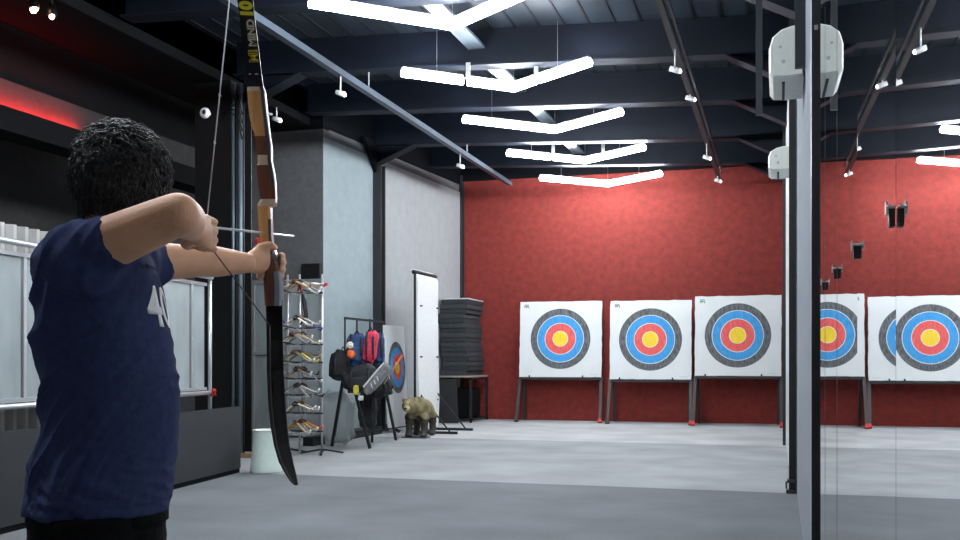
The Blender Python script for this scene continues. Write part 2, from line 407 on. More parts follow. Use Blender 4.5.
# low-ceiling fittings
for k in range(2):
    q = P(118 + k * 6, 112 + k, 3.42 * FPX / 248)
    t = empty('downlight', q, '%s of two tiny white downlights in the black ceiling over the archer' % ('left', 'right')[k], 'light', 'downlights over the archer')
    b = MB(); b.tube([q, q + V((0, 0, .05))], [.045, .05], 16); b.obj('trim_ring', 'lamp_white', t, True)
    b = MB(); b.ball(q, (.035, .035, .006), 12); b.obj('lens', 'lamp_lens', t, True)
for k, (px, py) in enumerate(((34, 9), (52, 16))):
    q = P(px, py, 3.3 * FPX / (360 - py)); nm = ('brighter', 'smaller')[k]
    t = empty('warm_spotlight', q, '%s warm glowing spotlight in the top left corner of the black ceiling' % nm, 'spotlight')
    MB().tube([q + V((0, 0, .02)), (q.x, q.y, 4.62)], .012, 8).obj('stem', 'black', t)
    MB().tube([q + V((0, 0, .01)), q + V((0, 0, .10))], [.05, .035], 14).obj('housing', 'black', t, True)
    MB().ball(q, (.042 - .016 * k, .02, .042 - .006 * k), 12).obj('lamp', 'lamp_warm', t, True)
q = P(205, 113, 11.0)
t = empty('security_camera', q, 'small white round dome camera fixed to the black pillar', 'camera')
MB().ball(q, (.06, .05, .06), 18).obj('dome', 'lamp_white', t, True)
MB().ball(q + FWD * -.045, (.026, .012, .026), 12).obj('lens', 'black', t, True)
MB().tube([q + V((0, 0, 0)), q + V((-.02, .12, .02))], .02, 8).obj('mount', 'lamp_white', t, True)
# drop pole
t = empty('drop_pole', (-.16, 8.2, 3.1), 'grey square pole hanging from the roof left of the cream wall box', 'pole')
MB().box(-.185, -.135, 8.2, 8.25, H + 230 / FPX * 8 + .1, z(-.16)).obj('pole', 'steel_dark', t)
MB().box(-.20, -.12, 8.18, 8.27, z(-.16) - .02, z(-.16)).obj('bracket', 'steel_dark', t)

# ------------------------------------------------------------ right partition and mirror wall
joint = [-.4, .3, 1.04, 1.77, 2.49, 3.24, 3.92, 4.64]
tilt = [.36, .36, .36, .78, .52, .52, .52]
MX = lambda y: .2 - .01 * y
for k in range(len(joint) - 1):
    y0, y1 = joint[k] + .0015, joint[k + 1] - .0015; yc = (y0 + y1) / 2
    b = MB(); b.box(0, .012, -(y1 - y0) / 2, (y1 - y0) / 2, .0, 3.6)
    o = b.obj('mirror', 'mirror'); o.location = (MX(yc), yc, .01)
    o.rotation_euler = (0, 0, math.radians(tilt[k]))
    pos = ['behind the camera', 'beside the camera', 'nearest of those in view at the right edge', 'second from the right edge',
           'third from the right edge', 'second from the black post', 'right against the black post'][k]
    tag(o, 'tall mirror panel showing reflected targets, ' + pos, 'mirror', 'mirror panels along the right side')
for k, y in enumerate(joint[2:-1]):
    zc = H + (.25, .24, .258, .27, .28)[k]; mx = MX(y)
    loc = (mx, y, zc)
    t = empty('mirror_clamp', loc, 'black clamp on mirror joint, ' +
              ['out of frame beside the camera', 'largest one in view, highest on the reflected red wall', 'second largest, below the largest', 'third, just above a reflected target', 'smallest, by the black post'][k],
              'clamp', 'clamps holding the mirror panels')
    MB().box(mx - .010, mx - .001, y - .012, y + .012, zc - .020, zc + .012).obj('body', 'black', t)
    MB().tube([(mx - .001, y - .012, zc + .012), (mx - .014, y - .012, zc + .012)], .003, 8).obj('pin', 'alu', t, True)
    MB().box(mx - .015, mx - .012, y - .014, y + .010, zc - .0, zc + .022).obj('plate', 'alu', t)
t = empty('partition_post', (.153, 4.70, 0), 'tall black square post in front of the pale grey partition', 'post')
MB().box(.135, .172, 4.66, 4.70, 0, 4.85).obj('post', 'black', t)
MB().box(.146, .154, 4.655, 4.66, 2.62, 2.64).obj('bolt', 'alu', t)
t = empty('partition_panel', (.17, 7.4, 0), 'pale grey partition panel seen edge on between black posts', 'panel')
b = MB(); b.hexa([(.139, 4.74, 0), (.18, 4.74, 0), (.139, 8.93, 0), (.18, 8.93, 0), (.139, 4.74, 4.3), (.18, 4.74, 4.3), (.139, 8.93, 4.3), (.18, 8.93, 4.3)])
b.obj('board', 'panel_grey', t)
b = MB(); b.hexa([(.134, 4.705, 0), (.139, 4.705, 0), (.134, 4.74, 0), (.139, 4.74, 0), (.134, 4.705, 4.3), (.139, 4.705, 4.3), (.134, 4.74, 4.3), (.139, 4.74, 4.3)])
b.obj('edge_strip', 'edge_pale', t)
t = empty('partition_post', (.10, 9.0, 0), 'thinner black post with a foot clamp standing behind the grey partition panel', 'post')
MB().box(.074, .130, 8.97, 9.02, 0, 4.75).obj('post', 'black', t)
b = MB(); b.box(.05, .15, 8.94, 9.05, 0, .03).box(.06, .14, 8.95, 9.04, .09, .12).box(.045, .06, 8.96, 9.03, .04, .10); b.obj('foot_clamp', 'charcoal', t)
t = empty('partition_post', (.07, 14.0, 0), 'farthest black post, beside the third target', 'post')
MB().box(.035, .092, 13.97, 14.03, 0, 4.75).obj('post', 'black', t)
t = empty('partition_panel', (.12, 11.5, 0), 'far grey partition panel between the two rear posts', 'panel')
b = MB(); b.hexa([(.105, 9.05, 0), (.14, 9.05, 0), (.075, 13.95, 0), (.11, 13.95, 0), (.105, 9.05, 4.2), (.14, 9.05, 4.2), (.075, 13.95, 4.2), (.11, 13.95, 4.2)])
b.obj('board', 'edge_pale', t)
b = MB(); b.hexa([(.09, 14.05, 0), (.13, 14.05, 0), (.09, 18.5, 0), (.13, 18.5, 0), (.09, 14.05, 4.2), (.13, 14.05, 4.2), (.09, 18.5, 4.2), (.13, 18.5, 4.2)])
b.obj('wall_partition', 'wall_dark', kind='structure')
t = empty('bracket_arm', (.1, 5.8, 4.0), 'dark grey flat hanging bar in front of the larger cream box', 'bracket')
MB().box(.078, .134, 5.70, 5.73, 2.75, z(.1)).obj('bar', 'steel_dark', t)
MB().box(.07, .137, 5.68, 5.76, z(.1) - .02, z(.1)).obj('plate', 'steel_dark', t)
MB().tube([(.110, 5.69, 3.26), (.11, 5.66, 3.26), (.11, 5.66, 3.5)], .006, 6).obj('hook', 'alu', t)

def cream_box(yf, depth, x0, x1, zb, h, label):
    t = empty('wall_box', ((x0 + x1) / 2, yf, zb), label, 'wall box', 'cream boxes on the partition')
    wv = x1 - x0
    def ring(y, s_):
        xs = [(0, .10), (0, .62), (.10, .86), (.35, 1.0), (.65, 1.06), (1.0, 1.08), (1.0, 0.0), (.5, -.02), (.12, 0.0)]
        cx, cz = (x0 + x1) / 2, zb + h * .5
        return [V((cx + (x0 + u * wv - cx) * s_, y, cz + (zb + v * h - cz) * s_)) for u, v in xs]
    b = MB(); b.rings([ring(yf, .9), ring(yf + .03, 1), ring(yf + depth - .05, 1.0), ring(yf + depth, .86)])
    b.obj('casing', 'box_cream', t)
    MB().box(x0 + wv * .38, x0 + wv * .46, yf + depth * .15, yf + depth * .85, zb - .012, zb + .004).obj('slot', 'box_slot', t)
    for u, v, r in ((.33, .62, .012), (.42, .32, .016)):
        MB().tube([(x0 + u * wv, yf - .004, zb + v * h), (x0 + u * wv, yf + .01, zb + v * h)], r * wv / .27, 10).obj('knob', 'mark_faint', t)
    return t
cream_box(6.0, .56, -.062, .132, 2.785, .285, 'large cream plastic box high on the partition with a dark slot underneath')
cream_box(9.15, .5, -.10, .10, 2.83, .20, 'small cream plastic box on the partition, beyond the large one')

# ------------------------------------------------------------ targets
def target(cx, y, wd, hgt, zb, lean, yaw, label, group, green=False, logo=True):
    """stand facing -Y, standing at y"""
    t = empty('archery_target', (cx, y, 0), label, 'target', group)
    R = Matrix.Rotation(yaw, 4, 'Z')
    def T(u, v, n):   # u across, v up the board, n out towards the archers
        p = V((u, -n - lean * .0 + v * math.sin(lean), 0)); q = V((p.x, -n * math.cos(lean) + v * math.sin(lean), zb + v * math.cos(lean) + n * math.sin(lean)))
        return V((cx, y, 0)) + (R @ q)
    def slab(u0, u1, v0, v1, n0, n1, name, m):
        b = MB(); b.hexa([T(u, v, n) for v in (v0, v1) for n in (n1, n0) for u in (u0, u1)]); return b.obj(name, m, t)
    h2 = wd / 2
    slab(-h2 + .02, h2 - .02, 0, hgt - .01, -.12, 0, 'butt', 'foam')
    # paper with slightly wavy outline
    b = MB(); n = 14; front = []
    def wav(k): return random.uniform(-.006, .006)
    pts = [(-h2 + (2 * h2) * k / n, 0 + wav(k)) for k in range(n)] + [(h2 + wav(k), hgt * k / n) for k in range(n)] + \
          [(h2 - 2 * h2 * k / n, hgt + wav(k)) for k in range(n)] + [(-h2 + wav(k), hgt - hgt * k / n) for k in range(n)]
    b.rings([[T(u, v, .002) for u, v in pts], [T(u, v, .012) for u, v in pts]])
    pap = b.obj('paper', 'paper', t)
    cv = hgt * .505; R0 = .565
    for j, (fr, m) in enumerate(((1, 't_black'), (.785, 't_line'), (.765, 't_blue'), (.525, 't_line'), (.505, 't_red'), (.26, 't_line'), (.245, 't_yellow'))):
        b = MB(); N = 56
        ring = [T(R0 * fr * math.cos(2 * PI * k / N), cv + R0 * fr * math.sin(2 * PI * k / N), .0125 + .0012 * j) for k in range(N)]
        ring2 = [T(R0 * fr * math.cos(2 * PI * k / N), cv + R0 * fr * math.sin(2 * PI * k / N), .0135 + .0012 * j) for k in range(N)]
        b.rings([ring, ring2]); b.obj({'t_line': 'ring_line'}.get(m, 'ring'), m, pap)
    b = MB(); lm = -h2 + .09; lv = hgt - .12
    for (u0, v0, u1, v1) in ((0, .06, .07, .06), (0, .06, 0, 0), (.07, .06, .075, 0), (.02, .045, .05, .015), (.05, .045, .02, .0), (.075, 0, .09, .01), (0, .03, .06, .03)):
        b.bar(T(lm + u0, lv + v0, .013), T(lm + u1, lv + v1, .013), .012, .003, up=(0, 1, 0))
    b.obj('printed_mark', 'mark_green' if green else 'mark', pap)
    b = MB()
    for k in range(7): b.bar(T(h2 - .20 + k * .02, .05, .013), T(h2 - .19 + k * .02, .05, .013), .012, .003, up=(0, 1, 0))
    b.obj('small_print', 'mark_faint', pap)
    slab(-h2 + .02, h2 - .02, -.045, 0.0, -.12, .02, 'ledge', 'black')
    for u in (-h2 * .75, h2 * .55):
        b = MB(); b.tube([T(u, .03, .012), T(u, -.02, .03)], .014, 8); b.obj('peg', 'black', t)
    for s_ in (-1, 1):
        u = s_ * (h2 - .01)
        b = MB(); b.hexa([T(u + a, hgt * .9, n) for n in (-.17, -.12) for a in (-.03, .03)] +
                         [V((cx, y, 0)) + R @ V((u + s_ * .02 + a, -.28 + c, .04)) for c in (0, .05) for a in (-.03, .03)])
        b2 = MB(); top = T(u, .02, -.06); ft = V((cx, y, 0)) + R @ V((u + s_ * .015, -.22, .05))
        b2.bar(top, ft, .055, .055, up=(0, 1, 0)); b.bm.free(); b2.obj('leg', 'leg_brown', t)
        ft2 = V((cx, y, 0)) + R @ V((u - s_ * .05, .22, .02))
        b = MB(); b.bar(T(u - s_ * .02, hgt * .75, -.15), ft2, .045, .045, up=(0, 1, 0)); b.obj('leg', 'black', t)
        b = MB(); b.tube([ft + V((-.035, -.02, -.02)), ft + V((.035, -.02, -.02))], .03, 12)
        b.bar(ft + V((0, 0, .03)), ft + V((0, -.02, -.02)), .05, .05); b.obj('castor', 'leg_brown' if green is False and s_ < 0 else 'red', t)
        b = MB(); b.box(ft.x - .03, ft.x + .03, ft.y - .04, ft.y + .04, 0, .03); b.obj('foot', 'black', t)
    b = MB(); b.bar(T(-h2, hgt * .1, -.15), T(h2, hgt * .1, -.15), .05, .05); b.obj('crossbar', 'black', t)
    return t
def tx(px, d): return P(px, 400, d)
for k, (px, y, wd, hg, zb, yaw, lb) in enumerate((
        (560, 18.12, 1.55, 1.42, .83, .035, 'white archery target, left one of the row against red wall'),
        (650, 17.98, 1.46, 1.43, .80, .0, 'white archery target, middle one of the row against red wall'),
        (737.5, 17.88, 1.47, 1.41, .87, -.02, 'white archery target nearest the black partition posts'))):
    tt = (px - 480) / FPX; d = y / (math.cos(TH) + math.sin(TH) * tt); q = P(px, 400, d)
    target(q.x, y, wd, hg, zb, math.radians(4), yaw, lb, 'targets in a row against the red wall', green=(k == 2))

# leaning target by the column
t = empty('leaning_target', (-5.85, 15.0, 0), 'tall narrow white board with a target face leaning by the left wall', 'target')
a0, a1 = P(389, 426, 15.4), P(407, 430, 16.0)
X0 = -5.90
MB().hexa([(X0, 14.5, .08), (X0 + .05, 14.5, .08), (X0, 15.3, .08), (X0 + .05, 15.3, .08),
           (X0 - .09, 14.5, 1.70), (X0 - .04, 14.5, 1.70), (X0 - .09, 15.3, 1.70), (X0 - .04, 15.3, 1.70)]).obj('board', 'paper', t)
for j, (fr, m) in enumerate(((1, 't_black'), (.78, 't_blue'), (.5, 't_red'), (.25, 't_yellow'))):
    b = MB(); N = 40; rr = .36 * fr
    def q_(k, o): 
        zz = 1.03 + 1.15 * rr * math.sin(2 * PI * k / N); return V((X0 + .052 - .09 * (zz - .08) / 1.62 + o + .0015 * j, 14.9 + rr * math.cos(2 * PI * k / N), zz))
    b.rings([[q_(k, 0) for k in range(N)], [q_(k, .002) for k in range(N)]]); b.obj('ring', m, t)
for yy in (14.6, 15.2):
    b = MB(); b.bar((X0 - .06, yy, 1.2), (X0 - .25, yy, 0.02), .04, .04); b.bar((X0 + .02, yy, .10), (X0 + .16, yy, .02), .04, .04); b.obj('leg', 'black', t)

# tall white board
t = empty('white_board', (-5.4, 15, 0), 'very tall white panel with black edge standing beside the foam stack', 'board')
b = MB(); XB = -5.40
prof = [(0, .06), (.02, .5), (0.0, 1.3), (-.01, 2.0), (-.0, 2.42), (-.05, 2.55), (-.10, 2.58)]
b.rings([[V((XB + dx - (.0 if k else 0), yy, zz)) for (dx, zz) in prof] + [V((XB + dx - .04, yy, zz - .02)) for (dx, zz) in reversed(prof)] for k, yy in enumerate((14.52, 15.0, 15.48))])
b.obj('sheet', 'white', t)
MB().box(XB - .06, XB - .03, 14.49, 14.52, .04, 2.5).obj('edge_post', 'black', t)
MB().tube([(XB - .05, 14.46, 2.52), (XB - .05, 15.48, 2.52)], .035, 10).obj('roller', 'black', t, True)
for zz in (.5, 1.2, 2.0):
    for yy in (14.62, 15.38): MB().tube([(XB + .0, yy, zz), (XB + .035, yy, zz)], .012, 8).obj('bolt', 'black', t)
for yy in (14.60, 15.40):
    b = MB(); b.bar((XB - .05, yy, .02), (XB + .62, yy, .02), .04, .04); b.bar((XB + .0, yy, .62), (XB + .5, yy, .03), .02, .02); b.obj('foot', 'black', t)

# foam stack on a table
t = empty('steel_table', (-5.7, 17.85, 0), 'black steel framed table with a pale top, carrying the foam stack', 'table')
x0, x1, y0, y1 = -6.02, -5.40, 17.32, 18.38
MB().box(x0, x1, y0, y1, .83, .86).obj('tabletop', 'tabletop', t)
for xx in (x0 + .02, x1 - .02):
    for yy in (y0 + .02, y1 - .02):
        MB().box(xx - .02, xx + .02, yy - .02, yy + .02, 0, .83).obj('leg', 'black', t)
b = MB()
for yy in (y0 + .02, y1 - .02): b.box(x0, x1, yy - .02, yy + .02, .03, .07)
for xx in (x0 + .02, x1 - .02): b.box(xx - .02, xx + .02, y0, y1, .03, .07).box(xx - .02, xx + .02, y0, y1, .79, .83)
b.obj('frame', 'black', t)
ORD = ['lowest', 'second from the bottom', 'third from the bottom', 'fourth from the bottom', 'fifth from the bottom', 'sixth from the bottom', 'seventh from the bottom', 'eighth from the bottom',
       'eighth from the top', 'seventh from the top', 'sixth from the top', 'fifth from the top', 'fourth from the top', 'third from the top', 'second from the top', 'topmost']
zz = .862
for k in range(16):
    th = .088; dx = random.uniform(-.02, .02) + .03 * math.sin(k * .45); dy = random.uniform(-.02, .02)
    b = MB(); n = 5
    b.box(-.30, .21, -.50, .50, 0, th - .001); o = b.obj('foam_slab', 'foam' if k % 2 else 'foam2', bevel=.006)
    o.location = (-5.72 + dx, 17.86 + dy, zz)
    tag(o, 'dark grey foam slab, ' + ORD[k] + ' in the tall pile on the steel table', 'foam slab', 'foam slabs piled on the steel table'); zz += th
o = MB().box(-.30, .24, -.48, .5, 0, .018).obj('cover_sheet', 'white', bevel=.004); o.location = (-5.72, 17.86, zz + .001)
tag(o, 'thin white sheet lying on top of the foam pile', 'sheet')
b = MB(); b.hexa([(-6.02, 17.0, .01), (-5.56, 17.02, .01), (-6.02, 17.06, .01), (-5.56, 17.08, .01), (-6.02, 17.2, .8), (-5.66, 17.22, .8), (-6.02, 17.24, .8), (-5.66, 17.26, .8)])
o = b.obj('foam_board', 'black'); tag(o, 'black board leaning against the front of the steel table', 'board')
o = MB().box(-5.98, -5.5, 17.5, 18.2, .075, .62).obj('storage_crate', 'black_matt', bevel=.02); tag(o, 'black crate on the lower frame of the steel table', 'crate')

# ------------------------------------------------------------ bear
def bear():
    c = P(416, 437, 14.7); root = empty('bear_figure', (c.x, c.y, 0), 'life-like brown plastic bear standing in front of the white board', 'bear figure')
    b = MB()
    def W(x, y, zz): return V((c.x + x, c.y + y, zz))   # faces the camera, body going back
    Rz = Matrix.Rotation(.12, 3, 'Z')
    def E(x, y, zz, r, s_=14): b.ball(c * 0 + V((c.x, c.y, 0)) + Rz @ V((x, y, 0)) + V((0, 0, zz)), r, s_, Rz)
    E(0.03, .28, .40, (.17, .30, .17)); E(0.02, .10, .44, (.16, .18, .17)); E(.02, .48, .36, (.16, .17, .17))
    E(-.06, -.06, .48, (.12, .14, .12)); E(-.08, -.14, .47, (.10, .10, .10)); E(-.08, -.24, .435, (.05, .08, .045))
    for s_ in (-1, 1): E(-.08 + s_ * .085, -.10, .565, (.03, .02, .033), 10)
    for (x, y) in ((-.11, .03), (.12, .03), (-.10, .50), (.14, .50)):
        for zz, r in ((.30, .075), (.22, .066), (.14, .058), (.07, .055), (.05, .057)): E(x, y - (.02 if zz < .1 else 0), zz, (r, r * 1.05, max(.05, r)), 12)
        E(x, y - .05, .035, (.058, .085, .033), 12)
    o = b.obj('body', 'bear', root); bake(o, [('REMESH', dict(mode='VOXEL', voxel_size=.014)), ('SMOOTH', dict(iterations=4, factor=.6))])
    o.data.materials.clear(); o.data.materials.append(M['bear']); o.data.materials.append(M['bear_dark']); o.data.materials.append(M['muzzle'])
    for p in o.data.polygons:
        q = Rz.inverted() @ (p.center - V((c.x, c.y, 0)))
        if q.z < .30 + .03 * math.sin(q.x * 30): p.material_index = 1
        elif q.y < -.235 or (abs(q.x + .08) < .03 and q.y < -.19): p.material_index = 2
    n = MB(); n.ball(V((c.x, c.y, .445)) + Rz @ V((-.08, -.315, 0)), (.022, .015, .016), 10); n.obj('nose', 'black', root, True)
    for s_ in (-1, 1):
        n = MB(); n.ball(V((c.x, c.y, .505)) + Rz @ V((-.08 + s_ * .04, -.222, 0)), .009, 8); n.obj('eye', 'black', root, True)
    MB().box(c.x - .17, c.x + .2, c.y - .14, c.y + .1, 0, .012).obj('stand_plate', 'charcoal', root)
bear()

# ------------------------------------------------------------ left fence, bench
A = V((-4.62, 2.6, 0)); B = V((-5.28, 9.0, 0)); D = (B - A).normalized(); N_ = V((D.y, -D.x, 0))
t = empty('low_barrier', tuple(A), 'long dark grey low barrier running behind the archer at floor level', 'barrier')
def along(s_, off, zz): return A + D * s_ + N_ * off + V((0, 0, zz))
Lf = (B - A).length
b = MB(); b.hexa([along(s_, o_, zz) for zz in (.045, .675) for s_, o_ in ((0, 0), (0, -.06), (Lf, 0), (Lf, -.06))]); b.obj('panel', 'bench', t)
b = MB(); b.hexa([along(s_, o_, zz) for zz in (.0, .045) for s_, o_ in ((0, -.01), (0, -.05), (Lf, -.01), (Lf, -.05))]); b.obj('plinth', 'black_matt', t)
fen = empty('fence', tuple(along(Lf / 2, -.12, 0)), 'tall fence of pale grey sheets with steel rails behind the archer', 'fence')
Lq = Lf - .42
off = -.16
for zz in (.83, 1.96):
    MB().tube([along(0, off + .05, zz), along(Lq, off + .05, zz)], .022, 10).obj('rail', 'alu', fen, True)
s_ = .1; k = 0
while s_ < Lq - .1:
    e = min(s_ + .62, Lq - .03)
    b = MB(); b.hexa([along(u, o_, zz) for zz in (.88, 1.88) for u, o_ in ((s_ + .03, off), (s_ + .03, off - .01), (e - .03, off), (e - .03, off - .01))]); b.obj('sheet', 'sheet', fen)
    b = MB(); b.bar(along(s_, off, .86), along(s_, off, 1.90), .03, .03)
    b.bar(along(s_, off, 1.89), along(e, off, 1.89), .03, .03); b.bar(along(s_, off, .87), along(e, off, .87), .03, .03); b.obj('frame', 'alu', fen)
    s_ = e; k += 1
for u in (.1, 2.2, 4.3, Lq): MB().tube([along(u, off + .03, 0), along(u, off + .03, 2.1)], .02, 8).obj('post', 'alu', fen, True)
# corrugated sheeting showing above the rail
b = MB(); st_ = .034; n = int(Lq / st_)
top = [along(i * st_, off - .30 + (.022 if (i // 2) % 2 else -.022), 2.15) for i in range(n)]
bt = [p - V((0, 0, 2.05)) for p in top]
vt = [b.bm.verts.new(p) for p in top]; vb = [b.bm.verts.new(p) for p in bt]
for i in range(n - 1): b.mi = 1 if i % 4 == 0 else 0; b._f([vb[i], vb[i + 1], vt[i + 1], vt[i]])
o = b.obj('corrugated_sheeting', ['corr', 'wall_grey']); o.modifiers.new('s', 'SOLIDIFY').thickness = .004
tag(o, 'pale corrugated sheeting standing behind the fence, its ridged top above the rail', 'sheeting')
def ribbon(q, label, ln=.16, tails=2):
    b = MB(); q = V(q); b.ball(q, (.03, .02, .022), 8)
    for k in range(tails):
        a = random.uniform(-.03, .03); b.bar(q, q + V((a, a * .5, -ln * random.uniform(.7, 1))), .024, .006, up=(0, 1, 0))
    o = b.obj('red_ribbon', 'red'); tag(o, label, 'ribbon', 'red ribbons tied to rails')
q = P(11, 241, 6.6)
uu = (P(11, 241, 6.5) - A).dot(D)
ribbon(along(1.75 + .05, off + .08, 1.96), 'red ribbon tied to the fence rail left of the archer')
ribbon(along(Lq - .02, off + .08, .85), 'red ribbon tied to the lower fence rail beside the post', .06)

# back panel gate in front of the grey wall
g = empty('sheet_gate', (-7.2, 12.7, 0), 'grey framed sheet metal gate behind the bow rack', 'gate')
gx0 = (-.30 + 0) ; 
q0, q1 = P(241, 440, 14.0), P(320, 440, 13.6)
yy = 12.75; gx0, gx1 = -7.15, -6.2
for k in range(4):
    xa = -7.25 + k * .27; MB().box(xa + .01, xa + .25, yy, yy + .012, .12, 2.25).obj('sheet', 'sheet', g)
b = MB()
for zz in (.1, 1.25, 2.27): b.box(-7.27, -6.16, yy - .03, yy + .0, zz - .025, zz + .025)
for k in range(5): xa = -7.26 + k * .27; b.box(xa - .018, xa + .018, yy - .025, yy, 0, 2.29)
b.obj('frame', 'alu', g)
o = MB().box(-6.72, -6.42, 13.15, 13.26, 2.34, 2.56).obj('wall_box', 'black', bevel=.01); tag(o, 'black box on the grey wall just above the bow rack', 'box')
o = MB().box(-5.98, -5.45, 9.75, 9.83, .0, .05).obj('timber_offcut', 'timber'); o.location = (-.15, .6, 0); tag(o, 'short wooden board on the floor by the white bucket', 'board')
# bucket
q = P(266, 472, 10.15)
t = empty('bucket', (q.x, q.y, 0), 'tall white bucket on the floor beside the lower tip of the bow', 'bucket')
b = MB(); ang = [2 * PI * k / 32 for k in range(32)]
rr = [(.155, .0), (.16, .02), (.15, .10), (.128, .40), (.132, .42), (.126, .44), (.12, .43), (.12, .30)]
b.rings([[V((q.x + r * math.cos(a), q.y + r * math.sin(a), zz)) for a in ang] for r, zz in rr]); b.obj('body', 'bucket', t, True)
b = MB(); pr = [V((q.x + .131 * math.cos(a), q.y + .131 * math.sin(a), .432)) for a in ang]; b.tube(pr + [pr[0]], .008, 6); b.obj('rim', 'ivory', t, True)

# ------------------------------------------------------------ bow rack
rx, ry = -5.58, 11.0
rk = empty('bow_rack', (rx, ry, 0), 'steel rack with rows of small practice bows, behind the big bow', 'rack')
xl, xr = P(288, 400, 11.9), P(322, 400, 11.6)
RL = V((-5.80, 11.0, 0)); RR = V((-5.36, 11.05, 0))
for q in (RL, RR, RL.lerp(RR, .35)): MB().tube([q, q + V((0, 0, 2.2))], .014, 8).obj('post', 'alu' if q is not RL.lerp(RR, .35) else 'black', rk, True)
MB().tube([RL + V((-.05, 0, 2.12)), RR + V((.05, 0, 2.07))], .016, 8).obj('top_rail', 'alu', rk, True)
for q in (RL, RR):
    b = MB()
    for k in range(4): a = k * PI / 2 + .4; b.bar(q + V((0, 0, .06)), q + V((.26 * math.cos(a), .26 * math.sin(a), .015)), .025, .02)
    b.obj('foot', 'black', rk)
rows = [2.03, 1.60, 1.40, 1.18, .98, .78, .56, .34]
for zz in rows:
    b = MB(); b.bar(RL + V((-.02, -.02, zz - .06)), RR + V((.02, -.02, zz - .06)), .02, .02)
    b.bar(RL + V((.1, -.02, zz - .06)), RL + V((.1, -.3, zz - .04)), .016, .016); b.bar(RR + V((-.1, -.02, zz - .06)), RR + V((-.1, -.3, zz - .04)), .016, .016)
    b.obj('arm', 'steel_dark', rk)
cols = ['ivory', 'tan', 'greybow', 'wood_pale', 'charcoal', 'purple', 'orange', 'lime']
cn = {'ivory': 'ivory', 'tan': 'tan', 'greybow': 'grey', 'wood_pale': 'pale wooden', 'charcoal': 'dark', 'purple': 'blue', 'orange': 'orange', 'lime': 'yellow'}
ordn = ['top', 'second', 'third', 'fourth', 'fifth', 'sixth', 'seventh', 'lowest']
wd = (RR - RL).length
for i, zz in enumerate(rows):
    picks = [['ivory', 'wood_pale', 'ivory', 'tan'], ['purple', 'ivory', 'ivory'], ['tan', 'ivory', 'wood_pale', 'greybow'], ['tan', 'ivory', 'lime', 'greybow'],
             ['greybow', 'charcoal', 'tan'], ['charcoal', 'ivory', 'greybow'], ['wood_pale', 'tan', 'ivory'], ['orange', 'lime', 'greybow', 'tan']][i]
    for j, c_ in enumerate(picks):
        y = ry - .07 - j * .06; xc = rx + .0 + random.uniform(-.03, .03); span = .21 + random.uniform(-.03, .06)
        t = empty('practice_bow', (xc, y, zz), '%s small bow, %s from the front on the %s row of the rack' % (cn[c_], ['frontmost', 'second', 'third', 'fourth'][len(picks) - 1 - j], ordn[i]), 'bow', 'small bows on the rack')
        pts = []; rad = []
        for k in range(13):
            u = (k - 6) / 6; pts.append((xc + u * span, y + .02 * math.sin(u * 3 + j), zz + .02 + .05 * (1 - abs(u) ** 1.5) - .09 * abs(u) + .05 * max(0, abs(u) - .8) * 5 * .5)); rad.append(.026 - .010 * abs(u) + (.006 if k == 6 else 0))
        MB().tube(pts, rad, 8, .42).obj('limbs', c_, t, True)
        MB().tube([pts[5], pts[6], pts[7]], [.024, .03, .024], 8).obj('grip', 'wood_brown' if j % 2 else 'black', t, True)
        for e in (0, 12):
            p = V(pts[e]); sg = -1 if e == 0 else 1
            MB().tube([p, p + V((sg * .035, -.02, .035))], [.017, .011], 6).obj('tip', 'white' if (i + j) % 2 == 0 else c_, t, True)
        MB().tube([V(pts[0]) + V((-.03, -.02, .03)), (xc, y - .03, zz - .09), V(pts[12]) + V((.03, -.02, .03))], .0022, 4).obj('string', 'string_w', t)
        t.rotation_euler = (random.uniform(-.1, .1), random.uniform(-.22, .22), random.uniform(-.12, .12))
ribbon(RL.lerp(RR, .40) + V((0, -.03, 2.10)), 'red ribbon tied to the middle of the bow rack top rail', .12)
ribbon(RR + V((.06, -.02, 2.07)), 'red ribbon tied to the right end of the bow rack top rail', .03)
ribbon(RL + V((-.06, -.02, 2.12)), 'red ribbon tied to the left end of the bow rack top rail', .03)
# loose strap hanging in the rack
b = MB(); q = RL.lerp(RR, .55) + V((0, -.12, 1.98)); b.tube([q, q + V((.03, 0, -.12)), q + V((.06, 0, -.3)), q + V((-.02, 0, -.40))], [.02, .05, .045, .02], 8, .4)
o = b.obj('cloth_strip', 'bag_black', smooth=True); tag(o, 'dark cloth hanging between the top two rows of the bow rack', 'cloth')

# ------------------------------------------------------------ bag stand
bx, by = -5.22, 12.05
def S(px, py, d=12.9): return P(px, py, d)
st = empty('bag_stand', (bx, by, 0), 'black A-frame stand loaded with backpacks and archery gear', 'stand')
b = MB(); b.bar(S(344, 318), S(384, 322), .03, .03)
for px in (345, 357, 370, 382): b.bar(S(px, 319), S(px, 350), .018, .018)
b.bar(S(344, 350), S(384, 350), .03, .03); b.obj('head_frame', 'black', st)
for (p0, d0, p1, d1) in (((348, 350), 12.9, (332, 446), 13.2), ((350, 372), 12.8, (370, 448.5), 12.9), ((378, 350), 12.95, (396, 440), 14.2), ((374, 350), 13.0, (372, 442), 13.9)):
    MB().bar(P(*p0, d0), P(p1[0], p1[1] - 0, H * FPX / (p1[1] - 360) - .05), .035, .035).obj('leg', 'black', st)
b = MB(); b.bar(S(334, 433, 13.3), S(388, 430, 13.9), .03, .03); b.obj('brace', 'black', st)
